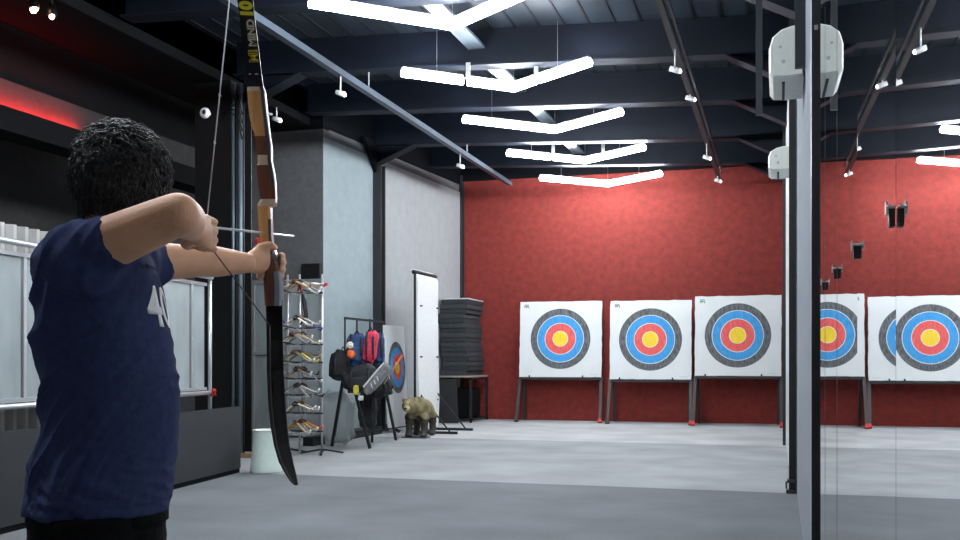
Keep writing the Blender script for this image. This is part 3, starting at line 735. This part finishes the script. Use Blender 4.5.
def blob(name, c, r, m, parent=None, seed=0, amp=.18, rot=0, pw=.55, cutouts=None):
    b = MB(); bmesh.ops.create_icosphere(b.bm, subdivisions=4, radius=1)
    R = Matrix.Rotation(rot, 3, FWD)
    for v in b.bm.verts:
        q = v.co.copy(); q = V([math.copysign(abs(a) ** pw, a) for a in q])
        q *= 1 + amp * noise.noise(v.co * 2.3 + V((seed, seed * 2, 0)))
        L_ = RGT * (q.x * r[0]) + FWD * (q.y * r[1]) + UP * (q.z * r[2])
        v.co = V(c) + R @ L_
    return b.obj(name, m, parent, True)
def backpack(label, px, py, d, r, m, seed, rot, straps='black', pocket=None):
    c = P(px, py, d); t = empty('backpack', c, label, 'bag')
    blob('bag_body', c, r, m, t, seed, .22, rot)
    blob('pocket', c + FWD * -r[1] * .9 + UP * -r[2] * .25, (r[0] * .7, r[1] * .35, r[2] * .45), pocket or m, t, seed + 3, .15, rot)
    for s_ in (-1, 1):
        q = c + RGT * (s_ * r[0] * .5) + FWD * -r[1] * .98
        MB().tube([q + UP * r[2] * .95 + FWD * .04, q + UP * r[2] * .4 + FWD * -.03, q + UP * -r[2] * .2 + FWD * -.03, q + UP * -r[2] * .8], [.014, .018, .016, .010], 6, .4).obj('strap', straps, t, True)
    MB().tube([c + UP * r[2] * .9 + RGT * -.04, c + UP * (r[2] + .06), c + UP * r[2] * .9 + RGT * .04], .010, 6).obj('handle', straps, t, True)
    return t
backpack('blue backpack hanging in the middle of the black stand', 357, 350, 12.75, (.13, .09, .20), 'bag_blue', 1, .05)
backpack('bright pink-red backpack on the right half of the stand', 370.5, 347, 12.70, (.085, .07, .20), 'bag_pink', 5, .12, 'bag_black', 'bag_pink')
backpack('dark blue backpack hanging on the right edge of the stand', 380, 350, 12.95, (.06, .08, .22), 'bag_blue', 9, 0)
backpack('black bag hanging low on the left of the stand', 343, 366, 12.85, (.17, .12, .19), 'bag_black', 14, .1)
backpack('large black bag hanging across the front of the stand', 361, 379, 12.65, (.22, .13, .17), 'bag_black', 21, -.1)
backpack('black bag hanging behind the grey arm guard', 380, 384, 12.9, (.14, .10, .17), 'bag_black', 25, -.4)
backpack('black bag hanging at the lower middle of the stand', 368, 410, 13.1, (.12, .10, .24), 'bag_black', 35, 0)
# quiver with text and arrow
c0, c1 = P(366, 392, 12.45), P(391, 362, 12.35)
t = empty('quiver', tuple(c0), 'grey slanted quiver with white lettering on the stand', 'quiver')
ax = (c1 - c0).normalized(); sd = ax.cross(FWD).normalized()
b = MB(); b.rings([[c0 + ax * s_ + sd * (w_ * math.cos(a)) + FWD * (.035 * math.sin(a)) for a in [2 * PI * k / 16 for k in range(16)]] for s_, w_ in ((-.02, .03), (.02, .06), (.2, .085), (.40, .075), (.46, .05))])
b.obj('pouch', 'bag_grey', t, True)
b = MB(); b.bar(c0 + ax * .03 + sd * .065 - FWD * .03, c0 + ax * .44 + sd * .06 - FWD * .03, .018, .018); b.obj('trim', 'white', t)
for k in range(3): MB().bar(c0 + ax * (.10 + k * .06) - sd * .03 - FWD * .037, c0 + ax * (.13 + k * .06) + sd * .02 - FWD * .037, .012, .004, up=tuple(FWD)).obj('lettering', 'white', t)
c0, c1 = P(384, 384, 12.4), P(402, 355, 12.25)
t = empty('loose_arrow', tuple(c0), 'arrow with red feathers sticking out of the gear on the stand', 'arrow')
MB().tube([c0, c1], .008, 8).obj('shaft', 'wood_pale', t, True)
ax = (c1 - c0).normalized()
for k in range(3):
    a = k * 2 * PI / 3; n = (ax.cross(FWD) * math.cos(a) + FWD * math.sin(a)).normalized()
    b = MB(); b.rings([[c1 - ax * .13, c1 - ax * .10 + n * .035, c1 + n * .04, c1 + ax * .01], [p + ax.cross(n) * .003 for p in (c1 - ax * .13, c1 - ax * .10 + n * .035, c1 + n * .04, c1 + ax * .01)]])
    b.obj('feather', 'orange' if k else 'red', t)
o = blob('pompom', P(351, 354, 12.6), (.05, .045, .05), 'orange', None, 3, .3, pw=.9); tag(o, 'orange fluffy ball clipped on the left of the stand', 'pompom')
o = blob('pompom', P(350, 345, 12.62), (.04, .035, .04), 'ivory', None, 8, .3, pw=.9); tag(o, 'pale fluffy ball just above the orange one', 'pompom')
o = blob('pouch', P(356, 390, 12.5), (.035, .03, .06), 'lime', None, 4, .2); tag(o, 'small yellow pouch hanging under the bags', 'pouch')
o = blob('clear_bag', (P(337, 415, 13.3).x, P(337, 415, 13.3).y, .38), (.22, .12, .35), 'film', None, 11, .3); tag(o, 'pale translucent bag standing by the rack', 'bag')
o = blob('white_mitt', P(361, 398, 12.55), (.03, .03, .03), 'white', None, 12, .3); tag(o, 'small white pad hanging under the yellow pouch', 'pad')
o = MB().box(-6.1, -5.95, 12.0, 14.4, 0.0, .12).obj('floor_beam', 'black'); tag(o, 'long black beam on the floor beneath the stand', 'beam')
b = MB(); b.tube([P(328, 440, 13.5) * 1, P(333, 418, 13.5)], [.03, .035], 8); o = b.obj('white_tube', 'white', smooth=True); tag(o, 'small white tube standing by the stand leg', 'tube')

# ------------------------------------------------------------ the archer
pr = empty('person', tuple(P(100, 500, 2.22).to_2d().to_3d()), 'person in navy t-shirt and black trousers drawing a bow, seen from behind', 'person')
az = math.radians(17); F = V((math.cos(az), math.sin(az), 0)); RT = V((math.sin(az), -math.cos(az), 0))
shR, elR, wrR = P(78, 256, 2.05), P(178, 214, 1.98), P(193, 229, 2.19)
shL, elL, wrL = P(136, 262, 2.38), P(201, 261, 2.56), P(249, 263, 2.71)
def ell(c, a, b_, n=28, e=1.0):
    return [c + F * (a * math.copysign(abs(math.cos(t)) ** e, math.cos(t))) + RT * (b_ * math.copysign(abs(math.sin(t)) ** e, math.sin(t))) for t in [2 * PI * k / n for k in range(n)]]
TD = 2.24
tors = [(516, 98, .150, .165), (511, 98, .156, .172), (473, 104, .151, .165), (433, 112, .147, .155), (393, 113.5, .146, .155), (353, 109, .141, .165), (320, 104.5, .138, .175), (290, 100, .134, .18), (262, 98, .118, .18), (243, 100, .098, .155), (230, 106, .068, .09), (222, 110, .058, .065)]
# body (skin) ------------------------------------------------
b = MB()
b.rings([ell(P(px, py, TD), a * (.84 if py < 440 else .7), w_ * (.84 if py < 440 else .7)) for (py, px, a, w_) in tors[1:]])
neck0 = P(110, 232, 2.24); HC = P(123, 186, 2.285)
b.tube([neck0, P(113, 215, 2.25), HC - UP * .04], [.062, .056, .055], 16)
# head
hf = V((-.15, .99, 0)).normalized(); hr = V((hf.y, -hf.x, 0))
def HP(f, r, u): return HC + hf * f + hr * r + UP * u
hrg = []
for (u, ff, bb, w_) in ((-.125, .085, -.03, .02), (-.115, .095, -.0, .035), (-.095, .098, .03, .048), (-.06, .094, .06, .058), (-.02, .090, .085, .067), (.02, .093, .096, .072), (.055, .090, .098, .072), (.085, .073, .085, .062), (.105, .045, .055, .042), (.115, .012, .02, .014)):
    ring = []
    for k in range(28):
        a = 2 * PI * k / 28; cf = math.cos(a)
        ring.append(HP(cf * (ff if cf > 0 else max(bb, .0)), math.sin(a) * w_, u))
    hrg.append(ring)
b.rings(hrg)
Rh = Matrix((hr, hf, UP)).transposed()
b.ball(HP(.096, 0, -.025), (.012, .022, .013), 10, Rh); b.ball(HP(.092, 0, -.005), (.008, .014, .022), 10, Rh)
b.ball(HP(.088, 0, -.068), (.022, .010, .011), 10, Rh); b.ball(HP(.082, 0, -.105), (.022, .016, .014), 10, Rh)
for s_ in (-1, 1):
    b.ball(HP(-.005, s_ * .074, -.012), (.008, .019, .032), 12, Rh); b.ball(HP(-.002, s_ * .078, -.035), (.007, .012, .013), 10, Rh)
# arms
def limb(pts, rad, n=18): b.tube(pts, rad, n)
shRi = shR.lerp(P(100, 258, 2.2), .35)
limb([shRi, shR.lerp(elR, .3), shR.lerp(elR, .6) + UP * .0, shR.lerp(elR, .85), elR], [.055, .055, .050, .046, .043])
b.ball(elR, (.043, .043, .043), 16)
limb([elR, elR.lerp(wrR, .35) + RGT * .004, elR.lerp(wrR, .7), wrR], [.043, .042, .034, .027])
shLi = shL.lerp(P(100, 258, 2.2), .35)
limb([shLi, shL, shL.lerp(elL, .5), elL, elL.lerp(wrL, .3), elL.lerp(wrL, .7), wrL], [.055, .052, .046, .041, .041, .033, .027])
# right hand hooked on the string
kn = P(206, 231, 2.255); hd = (kn - wrR).normalized()
LFT = -RGT
pal = []
for s_, h_, w_ in ((0, .026, .022), (.025, .034, .021), (.055, .042, .019), (.082, .043, .017)):
    c = wrR + hd * s_ * ((kn - wrR).length / .085); pal.append([c + UP * (h_ * math.sin(a) - .004 * s_ / .08) + RGT * (w_ * math.cos(a)) for a in [2 * PI * k / 16 for k in range(16)]])
b.rings(pal)
for k, zo in enumerate((.031, .010, -.011, -.031)):
    L1 = (.034, .038, .036, .028)[k]
    p0 = kn + UP * (zo - .004); p1 = p0 + FWD * L1 + RGT * .010 - UP * .002
    p2 = p1 + FWD * .006 + LFT * .026; p3 = p2 - FWD * .020 + LFT * .006
    b.tube([p0 - FWD * .01, p0, p1, p2, p3], [.011, .0115, .010, .009, .007], 10); b.ball(p3, .0072, 8); b.ball(p0, .0125, 8); b.ball(p1, .0102, 8)
th0 = wrR.lerp(kn, .3) + LFT * .015 - UP * .018
b.tube([th0, th0 + FWD * .03 + LFT * .020 - UP * .010, th0 + FWD * .055 + LFT * .022 - UP * .012, th0 + FWD * .075 + LFT * .016 - UP * .010], [.015, .013, .011, .008], 10)
# left hand round the grip
gp = P(270, 262, 2.79)
pal = []
pc = P(263, 258, 2.765); hd2 = (pc - wrL).normalized()
for s_, h_, w_ in ((0, .027, .022), (.35, .034, .024), (.8, .041, .023), (1.15, .040, .019)):
    c = wrL.lerp(pc, s_); pal.append([c + UP * (h_ * math.sin(a)) + RGT * (w_ * math.cos(a)) for a in [2 * PI * k / 16 for k in range(16)]])
b.rings(pal)
for k, zo in enumerate((.026, .006, -.014, -.033)):
    L1 = (.9, 1, .95, .8)[k]
    q = gp + UP * (zo - .005)
    p0 = q - RGT * .030 + FWD * .012; p1 = q - RGT * .022 + FWD * .052; p2 = q + RGT * .016 * L1 + FWD * .056; p3 = q + RGT * .034 * L1 + FWD * .026; p4 = q + RGT * .032 * L1 - FWD * .002
    b.tube([q - RGT * .022 - FWD * .02, p0, p1, p2, p3, p4], [.012, .0125, .0115, .0105, .0095, .0075], 10)
    for pp, r in ((p1, .0115), (p2, .0105), (p3, .0097), (p4, .0078)): b.ball(pp, r, 8)
tq = P(257, 252, 2.75)
b.tube([tq - RGT * .004 - UP * .008, P(262, 247.5, 2.755), P(270, 245, 2.765), P(275, 247.5, 2.79)], [.017, .016, .013, .0095], 10); b.ball(P(275, 247.5, 2.79), .0097, 8)
# legs
hipR = P(92, 520, 2.15); hipL = P(104, 520, 2.32)
ftR = V((hipR.x, hipR.y - .10, 0)); ftL = V((hipL.x + .02, hipL.y + .14, 0))
legs = []
for hp_, ft in ((hipR, ftR), (hipL, ftL)):
    kn_ = V((hp_.x * .5 + ft.x * .5, hp_.y * .5 + ft.y * .5, .47)) + F * .02; an = ft + V((0, 0, .10)); legs.append((hp_, kn_, an, ft))
    b.tube([hp_ + UP * .03, hp_.lerp(kn_, .4), kn_, kn_.lerp(an, .35) - F * .015, an], [.058, .062, .052, .052, .036], 16)
    b.ball(ft + V((0, 0, .045)) + F * .05, (.12, .04, .035), 12, Matrix((F, RT, UP)).transposed())
o = b.obj('body', 'skin', pr)
bake(o, [('REMESH', dict(mode='VOXEL', voxel_size=.0048)), ('SMOOTH', dict(iterations=4, factor=.5))])
body = o
for s_ in (-1, 1):
    MB().ball(HP(.082, s_ * .030, .0), (.013, .010, .010), 12, Rh).obj('eye', 'eye', body, True)
    MB().ball(HP(.0915, s_ * .030, .0), (.005, .0025, .005), 10, Rh).obj('iris', 'iris', body, True)
    MB().tube([HP(.086, s_ * .016, .022), HP(.091, s_ * .032, .026), HP(.080, s_ * .050, .019)], [.003, .004, .002], 6).obj('eyebrow', 'hair', body, True)
MB().ball(HP(.096, 0, -.067), (.020, .005, .006), 10, Rh).obj('lips', 'lip', body, True)
# t-shirt ------------------------------------------------------
b = MB(); b.rings([ell(P(px, py, TD), a, w_, 36) for (py, px, a, w_) in tors[1:]])
cuR = P(119, 239.5, 2.02)
b.tube([P(104, 270, 2.2), shR.lerp(P(100, 262, 2.2), .35), shR + RGT * .0, shR.lerp(cuR, .5), cuR], [.080, .082, .072, .061, .056], 22)
b.ball(shR + UP * -.012 + RGT * .01, (.074, .076, .072), 20)
cuL = P(160, 266, 2.46)
b.tube([P(104, 275, 2.22), shL.lerp(P(100, 265, 2.2), .3), shL, shL.lerp(cuL, .5), cuL], [.085, .085, .072, .062, .056], 22)
sh = b.obj('t_shirt', 'shirt', pr)
bake(sh, [('REMESH', dict(mode='VOXEL', voxel_size=.0058)), ('SMOOTH', dict(iterations=9, factor=.6))])
me = sh.data; nrm = [v.normal.copy() for v in me.vertices]
def ridge(x): return 1 - abs(x) * 2
for v, n in zip(me.vertices, nrm):
    p = v.co - P(100, 400, TD); s_ = p.dot(RGT); dd = p.dot(FWD); zc = p.z
    w1 = noise.noise(V((s_ * 5, dd * 5, zc * 5))) * .05
    q = s_ - .42 * zc + w1; al = zc + .42 * s_
    def crease(freq, wob, sd, pw=2.0):
        x = q * freq + noise.noise(V((q * 4 + sd, al * 2.2, dd * 3))) * wob + sd
        tri = abs((x % 1.0) * 2 - 1); m_ = max(0, min(1, .5 + 1.6 * noise.noise(V((x // 1 * 7.3 + sd, al * 3.5, sd * 3 + dd * 2)))))
        return (1 - tri) ** pw * m_
    left = max(.18, min(1, (.14 - s_) / .24))
    d = (.016 * crease(9, 1.4, 1.3, 3.2) * left + .015 * crease(19, 1.6, 4.1, 2.6) * left) * max(.15, min(1, (zc + .25) / .10)) + .004 * crease(34, 1.5, 8.2, 1.4)
    f2 = crease(20, 2, 6.6)
    if zc < -.10: d += .005 * ridge(noise.noise(V((s_ * 14, zc * 42 + s_ * 14, dd * 9)))) * min(1, (-.10 - zc) / .08)
    if zc > .30: d += .004 * f2
    if -.250 < zc + .0 < -.238 or True:
        hem = abs(v.co.z - (P(0, 500, TD).z)); d -= .0018 * math.exp(-(hem / .003) ** 2)
    v.co += n * (d - .003)
me.update()
# chest print projected on the shirt
bv = BVHTree.FromPolygons([v.co for v in me.vertices], [tuple(p.vertices) for p in me.polygons])
def project(o, off=.0015):
    """lay the print onto the cloth: drop every vertex along -F"""
    for v in o.data.vertices:
        hit = bv.ray_cast(v.co + F * .3, -F, 1.0)
        if hit[0] is not None: v.co = hit[0] + hit[1] * off
cz = P(0, 302, 2.24)
cu = bpy.data.curves.new('t', 'FONT'); cu.body = '40'; cu.size = .125; cu.offset = .003; cu.space_character = 1.02; cu.align_x = 'CENTER'
to = bpy.data.objects.new('t', cu); C.objects.link(to); bpy.context.view_layer.update()
tm = bpy.data.meshes.new_from_object(to.evaluated_get(bpy.context.evaluated_depsgraph_get())); bpy.data.objects.remove(to)
bb = bmesh.new(); bb.from_mesh(tm)
for _ in range(3): bmesh.ops.subdivide_edges(bb, edges=[e for e in bb.edges if e.calc_length() > .006], cuts=1, use_grid_fill=False)
bmesh.ops.triangulate(bb, faces=bb.faces); bb.to_mesh(tm); bb.free()
xd, yd = -RT, UP     # reads left to right for someone facing the chest
xd = V((-RT.x, -RT.y, 0))
chest = P(105, 305, TD)
R4 = Matrix((xd, yd, F)).transposed().to_4x4(); R4.translation = V((chest.x, chest.y, P(0, 326, TD).z)) + RT * .005
tm.transform(R4); tm.materials.clear(); tm.materials.append(M['white']); to = bpy.data.objects.new('shirt_print', tm); C.objects.link(to)
to.parent = sh; to.matrix_parent_inverse = PINV(sh); project(to)
md = to.modifiers.new('s', 'SOLIDIFY'); md.thickness = .001
# trousers, shoes ---------------------------------------------
b = MB(); b.rings([ell(P(px, py, TD), a, w_, 30) for (py, px, a, w_) in ((640, 98, .135, .15), (600, 98, .142, .158), (560, 98, .145, .160), (530, 98, .146, .160), (506, 99, .146, .160), (490, 101, .135, .145))])
for hp_, kn_, an, ft in legs:
    b.tube([hp_ + UP * .0, hp_.lerp(kn_, .4), kn_, kn_.lerp(an, .5), an - UP * .03], [.095, .088, .070, .064, .062], 18)
o = b.obj('trousers', 'trouser', pr); bake(o, [('REMESH', dict(mode='VOXEL', voxel_size=.008)), ('SMOOTH', dict(iterations=4, factor=.6))])
for v in o.data.vertices:
    v.co += v.normal * (.005 * noise.noise(V((v.co.x * 12, v.co.y * 12, v.co.z * 30))))
b = MB(); zb = P(0, 513, TD).z; b.rings([[p + UP * dz for p in ell(V((*P(99, 513, TD).to_2d(), zb)), .150, .164, 30)] for dz in (-.018, .018)]); b.obj('belt', 'trouser', pr, True)
for hp_, kn_, an, ft in legs:
    b = MB(); RS = Matrix((F, RT, UP)).transposed()
    b.ball(ft + V((0, 0, .05)) + F * .05, (.14, .05, .048), 16, RS); b.ball(ft + V((0, 0, .07)) - F * .03, (.06, .048, .05), 14, RS)
    o = b.obj('shoe', 'shoe', pr); bake(o, [('REMESH', dict(mode='VOXEL', voxel_size=.008)), ('SMOOTH', dict(iterations=3, factor=.6))])
    for v in o.data.vertices: v.co.z = max(v.co.z, .004)
# hair ----------------------------------------------------------
b = MB(); bmesh.ops.create_icosphere(b.bm, subdivisions=6, radius=1)
def hair_pt(n, grow=1.0):
    """n: unit vector in head space (right, front, up)"""
    r, f, u = n
    q = V((r * .090, f * .100 - .008, u * .110 + .012))
    if u < -.2: q.x *= 1 - .35 * (-.2 - u); 
    if f > .3 and u < .25: q.y *= .55       # off the face
    if f < .1 and u < -.4: q.z -= .022
    if u < -.78: q.z = min(q.z, -.118) if f < .1 else -.100
    return q
for v in b.bm.verts:
    n = v.co.normalized(); q = hair_pt(n)
    rg = noise.noise(V((n.x * 4, n.y * 4, n.z * 2.2))) * .014 + abs(noise.noise(V((n.x * 11, n.y * 11, n.z * 5 + 3)))) * .012 + abs(noise.noise(V((n.x * 30, n.y * 30, n.z * 12)))) * .004
    q += V((n.x, n.y, n.z)) * rg
    v.co = HP(q.y, q.x, q.z)
hair = b.obj('hair', 'hair', body, True)
b = MB()
for k in range(5200):
    n = V((random.gauss(0, 1), random.gauss(-.25, 1), random.gauss(.25, 1))).normalized()
    if n.y > .45 and n.z < .35: continue
    q = hair_pt(n); base = q + n * .004
    dn = V((random.uniform(-.9, .9), random.uniform(-.7, .8) - .2 * n.y, -.8 + random.uniform(-.4, .3) + (.7 if n.z > .75 else 0)))
    dn = (dn - n * dn.dot(n)).normalized()
    L_ = random.uniform(.025, .055); lift = random.uniform(.002, .013) * (1.5 if n.z > .6 else 1)
    pts = [base, base + dn * L_ * .4 + n * lift, base + dn * L_ * .8 + n * lift * 1.1, base + dn * L_ + n * lift * .7]
    b.tube([HP(p.y, p.x, p.z) for p in pts], [.0016, .0020, .0014, .0004], 4)
b.obj('hair_locks', 'hair', hair, True, kind='stuff')

# ------------------------------------------------------------ the bow
bw = empty('recurve_bow', tuple(P(270, 262, 2.8)), 'tall recurve bow with wooden riser and black limbs, drawn by the archer', 'bow')
def sq(c, w0, w1, hd_, n=0):   # rectangle ring: left edge w0, right edge w1 in metres about c
    e = .25
    return [c + RGT * w0 - FWD * hd_ * (1 - e), c + RGT * (w0 + (w1 - w0) * .2) - FWD * hd_, c + RGT * (w1 - (w1 - w0) * .2) - FWD * hd_, c + RGT * w1 - FWD * hd_ * (1 - e),
            c + RGT * w1 + FWD * hd_ * (1 - e), c + RGT * (w1 - (w1 - w0) * .2) + FWD * hd_, c + RGT * (w0 + (w1 - w0) * .2) + FWD * hd_, c + RGT * w0 + FWD * hd_ * (1 - e)]
def strip(rows, d_of, hdf):
    out = []
    for (py, xl_, xr_) in rows:
        d = d_of(py); c = P((xl_ + xr_) / 2, py, d); h_ = (xr_ - xl_) / 2 / FPX * d
        out.append(sq(c, -h_, h_, hdf(py)))
    return out
rows = [(88, 248, 264), (92, 248, 265), (105, 249, 266.5), (118, 250.5, 268), (128, 253, 269), (137, 255.5, 270), (147, 257.5, 271.5), (156, 258.5, 272), (160, 258.5, 272), (164, 258.5, 272.5), (166, 257.5, 273), (175, 257.8, 274.5), (185, 259, 275.8), (195, 260.5, 276.5), (200, 262, 276.5), (203, 259.5, 276.5), (205.5, 258.5, 276), (207, 258.5, 271.5), (220, 259.3, 272), (235, 260.5, 272.5), (243, 261.5, 273), (252, 263, 276), (262, 264, 279), (272, 264.5, 281), (285, 265, 282), (297, 265.5, 282), (306, 266, 281.5)]
mats = []
for k in range(len(rows) - 1):
    y = (rows[k][0] + rows[k + 1][0]) / 2
    mats.append(3 if y < 91 else 0 if y < 137 else 1 if y < 157 else 3 if y < 166 else 1 if y < 201 else 3 if y < 206.5 else 0 if y < 243 else 2)
b = MB(); b.rings(strip(rows, lambda y: 2.80, lambda y: .014 + .012 * math.exp(-((y - 255) / 50) ** 2)), mats=mats)
ris = b.obj('riser', ['wood', 'wood_brown', 'wood_red', 'wood_pale', 'laminate'], bw)
for p in ris.data.polygons:
    n = p.normal; c = p.center
    if n.dot(RGT) > .6: p.material_index = 4
b = MB(); rr_ = [(y, xr_ - 3.8, xr_ + .25) for (y, xl_, xr_) in rows if y < 190 or y > 255]
b.rings(strip([r for r in rr_ if r[0] < 190], lambda y: 2.797, lambda y: .0165)); b.obj('side_laminate', 'laminate', bw)
b = MB(); b.rings(strip([(y, xr_ - 6.5, xr_ + .3) for (y, xl_, xr_) in rows if y >= 272], lambda y: 2.797, lambda y: .0262 if y < 290 else .022)); b.obj('side_laminate', 'panel_grey', bw)
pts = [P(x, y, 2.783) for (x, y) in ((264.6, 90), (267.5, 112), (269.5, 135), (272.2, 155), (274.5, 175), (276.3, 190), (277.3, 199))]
MB().tube(pts, .0011, 6).obj('edge_line', 'white', bw, True)  # thin white line along the right edge of the riser
MB().tube([P(268.5, 114, 2.78), P(271.5, 114.5, 2.77)], .004, 6).obj('limb_pin', 'white', bw)
MB().ball(P(257, 241, 2.77), (.007, .007, .010), 10).obj('rest_button', 'red', bw, True)
# limbs
def dU(y): return 2.80 - .25 * max(0, (90 - y) / 145) ** 1.8
up = [(92, 247.5, 264.5), (80, 246.5, 262.5), (60, 244.5, 260), (40, 242, 257.5), (20, 240, 255.2), (0, 237.5, 253), (-20, 235, 250), (-40, 232.5, 245), (-52, 232, 240), (-60, 233, 238)]
b = MB(); b.rings(strip(up, dU, lambda y: .0045)); b.obj('upper_limb', 'limb', bw)
def dL(y): return 2.80 - .25 * max(0, (y - 305) / 180) ** 1.8
lo = [(300, 266, 282.5), (312, 266.3, 282.3), (340, 266.8, 282.8), (370, 267, 283.6), (400, 268.2, 285.2), (425, 270.5, 287), (445, 274, 289.5), (462, 279, 293), (474, 285.5, 296), (482, 291, 297.6), (485, 294.5, 297.8)]
b = MB(); b.rings(strip(lo, dL, lambda y: .005)); b.obj('lower_limb', 'limb_low', bw)
# string
nk = P(206, 227, 2.262); tipU = P(235.5, -58, 2.50); nk2 = P(207, 242, 2.268)
b = MB(); b.tube([tipU, nk], .0016, 6); so = b.obj('bowstring', 'string_w', bw, True)
for (x, y) in ((212.7, 149), (217.3, 103)):
    MB().ball(nk.lerp(tipU, (227 - y) / 283.0 * 1.0), (.003, .003, .005), 8).obj('string_knot', 'white', so, True)
b = MB(); lowp = [nk2, P(270, 326, 2.765)] + [P((xl_ * .8 + xr_ * .2), y, dL(y) - .008) for (y, xl_, xr_) in lo[3:]]
b.tube([nk, nk2, P(270, 326, 2.765)], .0018, 6); b.tube(lowp[1:], .0018, 6); b.obj('bowstring', 'string_d', bw, True)
# lettering, running up the limb
def limb_text(body, y0, xl_, size, cols, sp=0):
    base = P(xl_ + 12.2, y0, dU(y0) - .0062); xd = (P(xl_ + 12.2 - (y0 - (y0 - 20)) * .11, y0 - 20, dU(y0 - 20) - .0062) - base).normalized()
    yd = -RGT; yd = (yd - xd * yd.dot(xd)).normalized(); nrm_ = xd.cross(yd)
    for k, (m, off_) in enumerate(cols):
        text_mesh('lettering', body, size, xd, yd, base + nrm_ * (.0007 * k), m, bw, offset=off_)
limb_text('MI', 62.5, 246, .0345, [('yellow', .0011), ('black', -.0005)])
limb_text('MIND', 46.5, 244.2, .0285, [('yellow', .0017), ('black', .0010), ('white', .0)])
limb_text('10', 17.5, 240.5, .045, [('black', .004), ('yellow', .0028)])
MB().bar(P(249, 74, 2.788), P(251, 74, 2.788), .002, .002).obj('limb_mark', 'mark_faint', bw); MB().bar(P(255, 74, 2.788), P(258, 74, 2.788), .003, .002).obj('limb_mark', 'mark_faint', bw)
# the arrow on the string
ar = empty('arrow', tuple(P(207, 227, 2.26)), 'thin grey arrow nocked on the string, pointing right across the bow', 'arrow')
a0, a1 = P(208, 227, 2.262), P(293, 236, 3.15)
MB().tube([a0, a1], .0032, 8).obj('shaft', 'alu', ar, True)
ax = (a1 - a0).normalized(); MB().tube([a1, a1 + ax * .02], [.0034, .0008], 8).obj('point', 'alu', ar, True)
MB().tube([a0 - ax * .006, a0 + ax * .012], .0042, 8).obj('nock', 'red', ar, True)

# ------------------------------------------------------------ light
w = bpy.data.worlds.new('world'); sc.world = w; w.use_nodes = True
w.node_tree.nodes['Background'].inputs[0].default_value = (.55, .62, .75, 1); w.node_tree.nodes['Background'].inputs[1].default_value = .0
sc.view_settings.view_transform = 'Standard'; sc.view_settings.look = 'None'
sc.view_settings.exposure = 2.7; sc.view_settings.gamma = 1; sc.view_settings.use_curve_mapping = False
sc.cycles.use_denoising = True
sc.cycles.max_bounces = 8; sc.cycles.diffuse_bounces = 4; sc.cycles.glossy_bounces = 4
sc.cycles.sample_clamp_indirect = 4
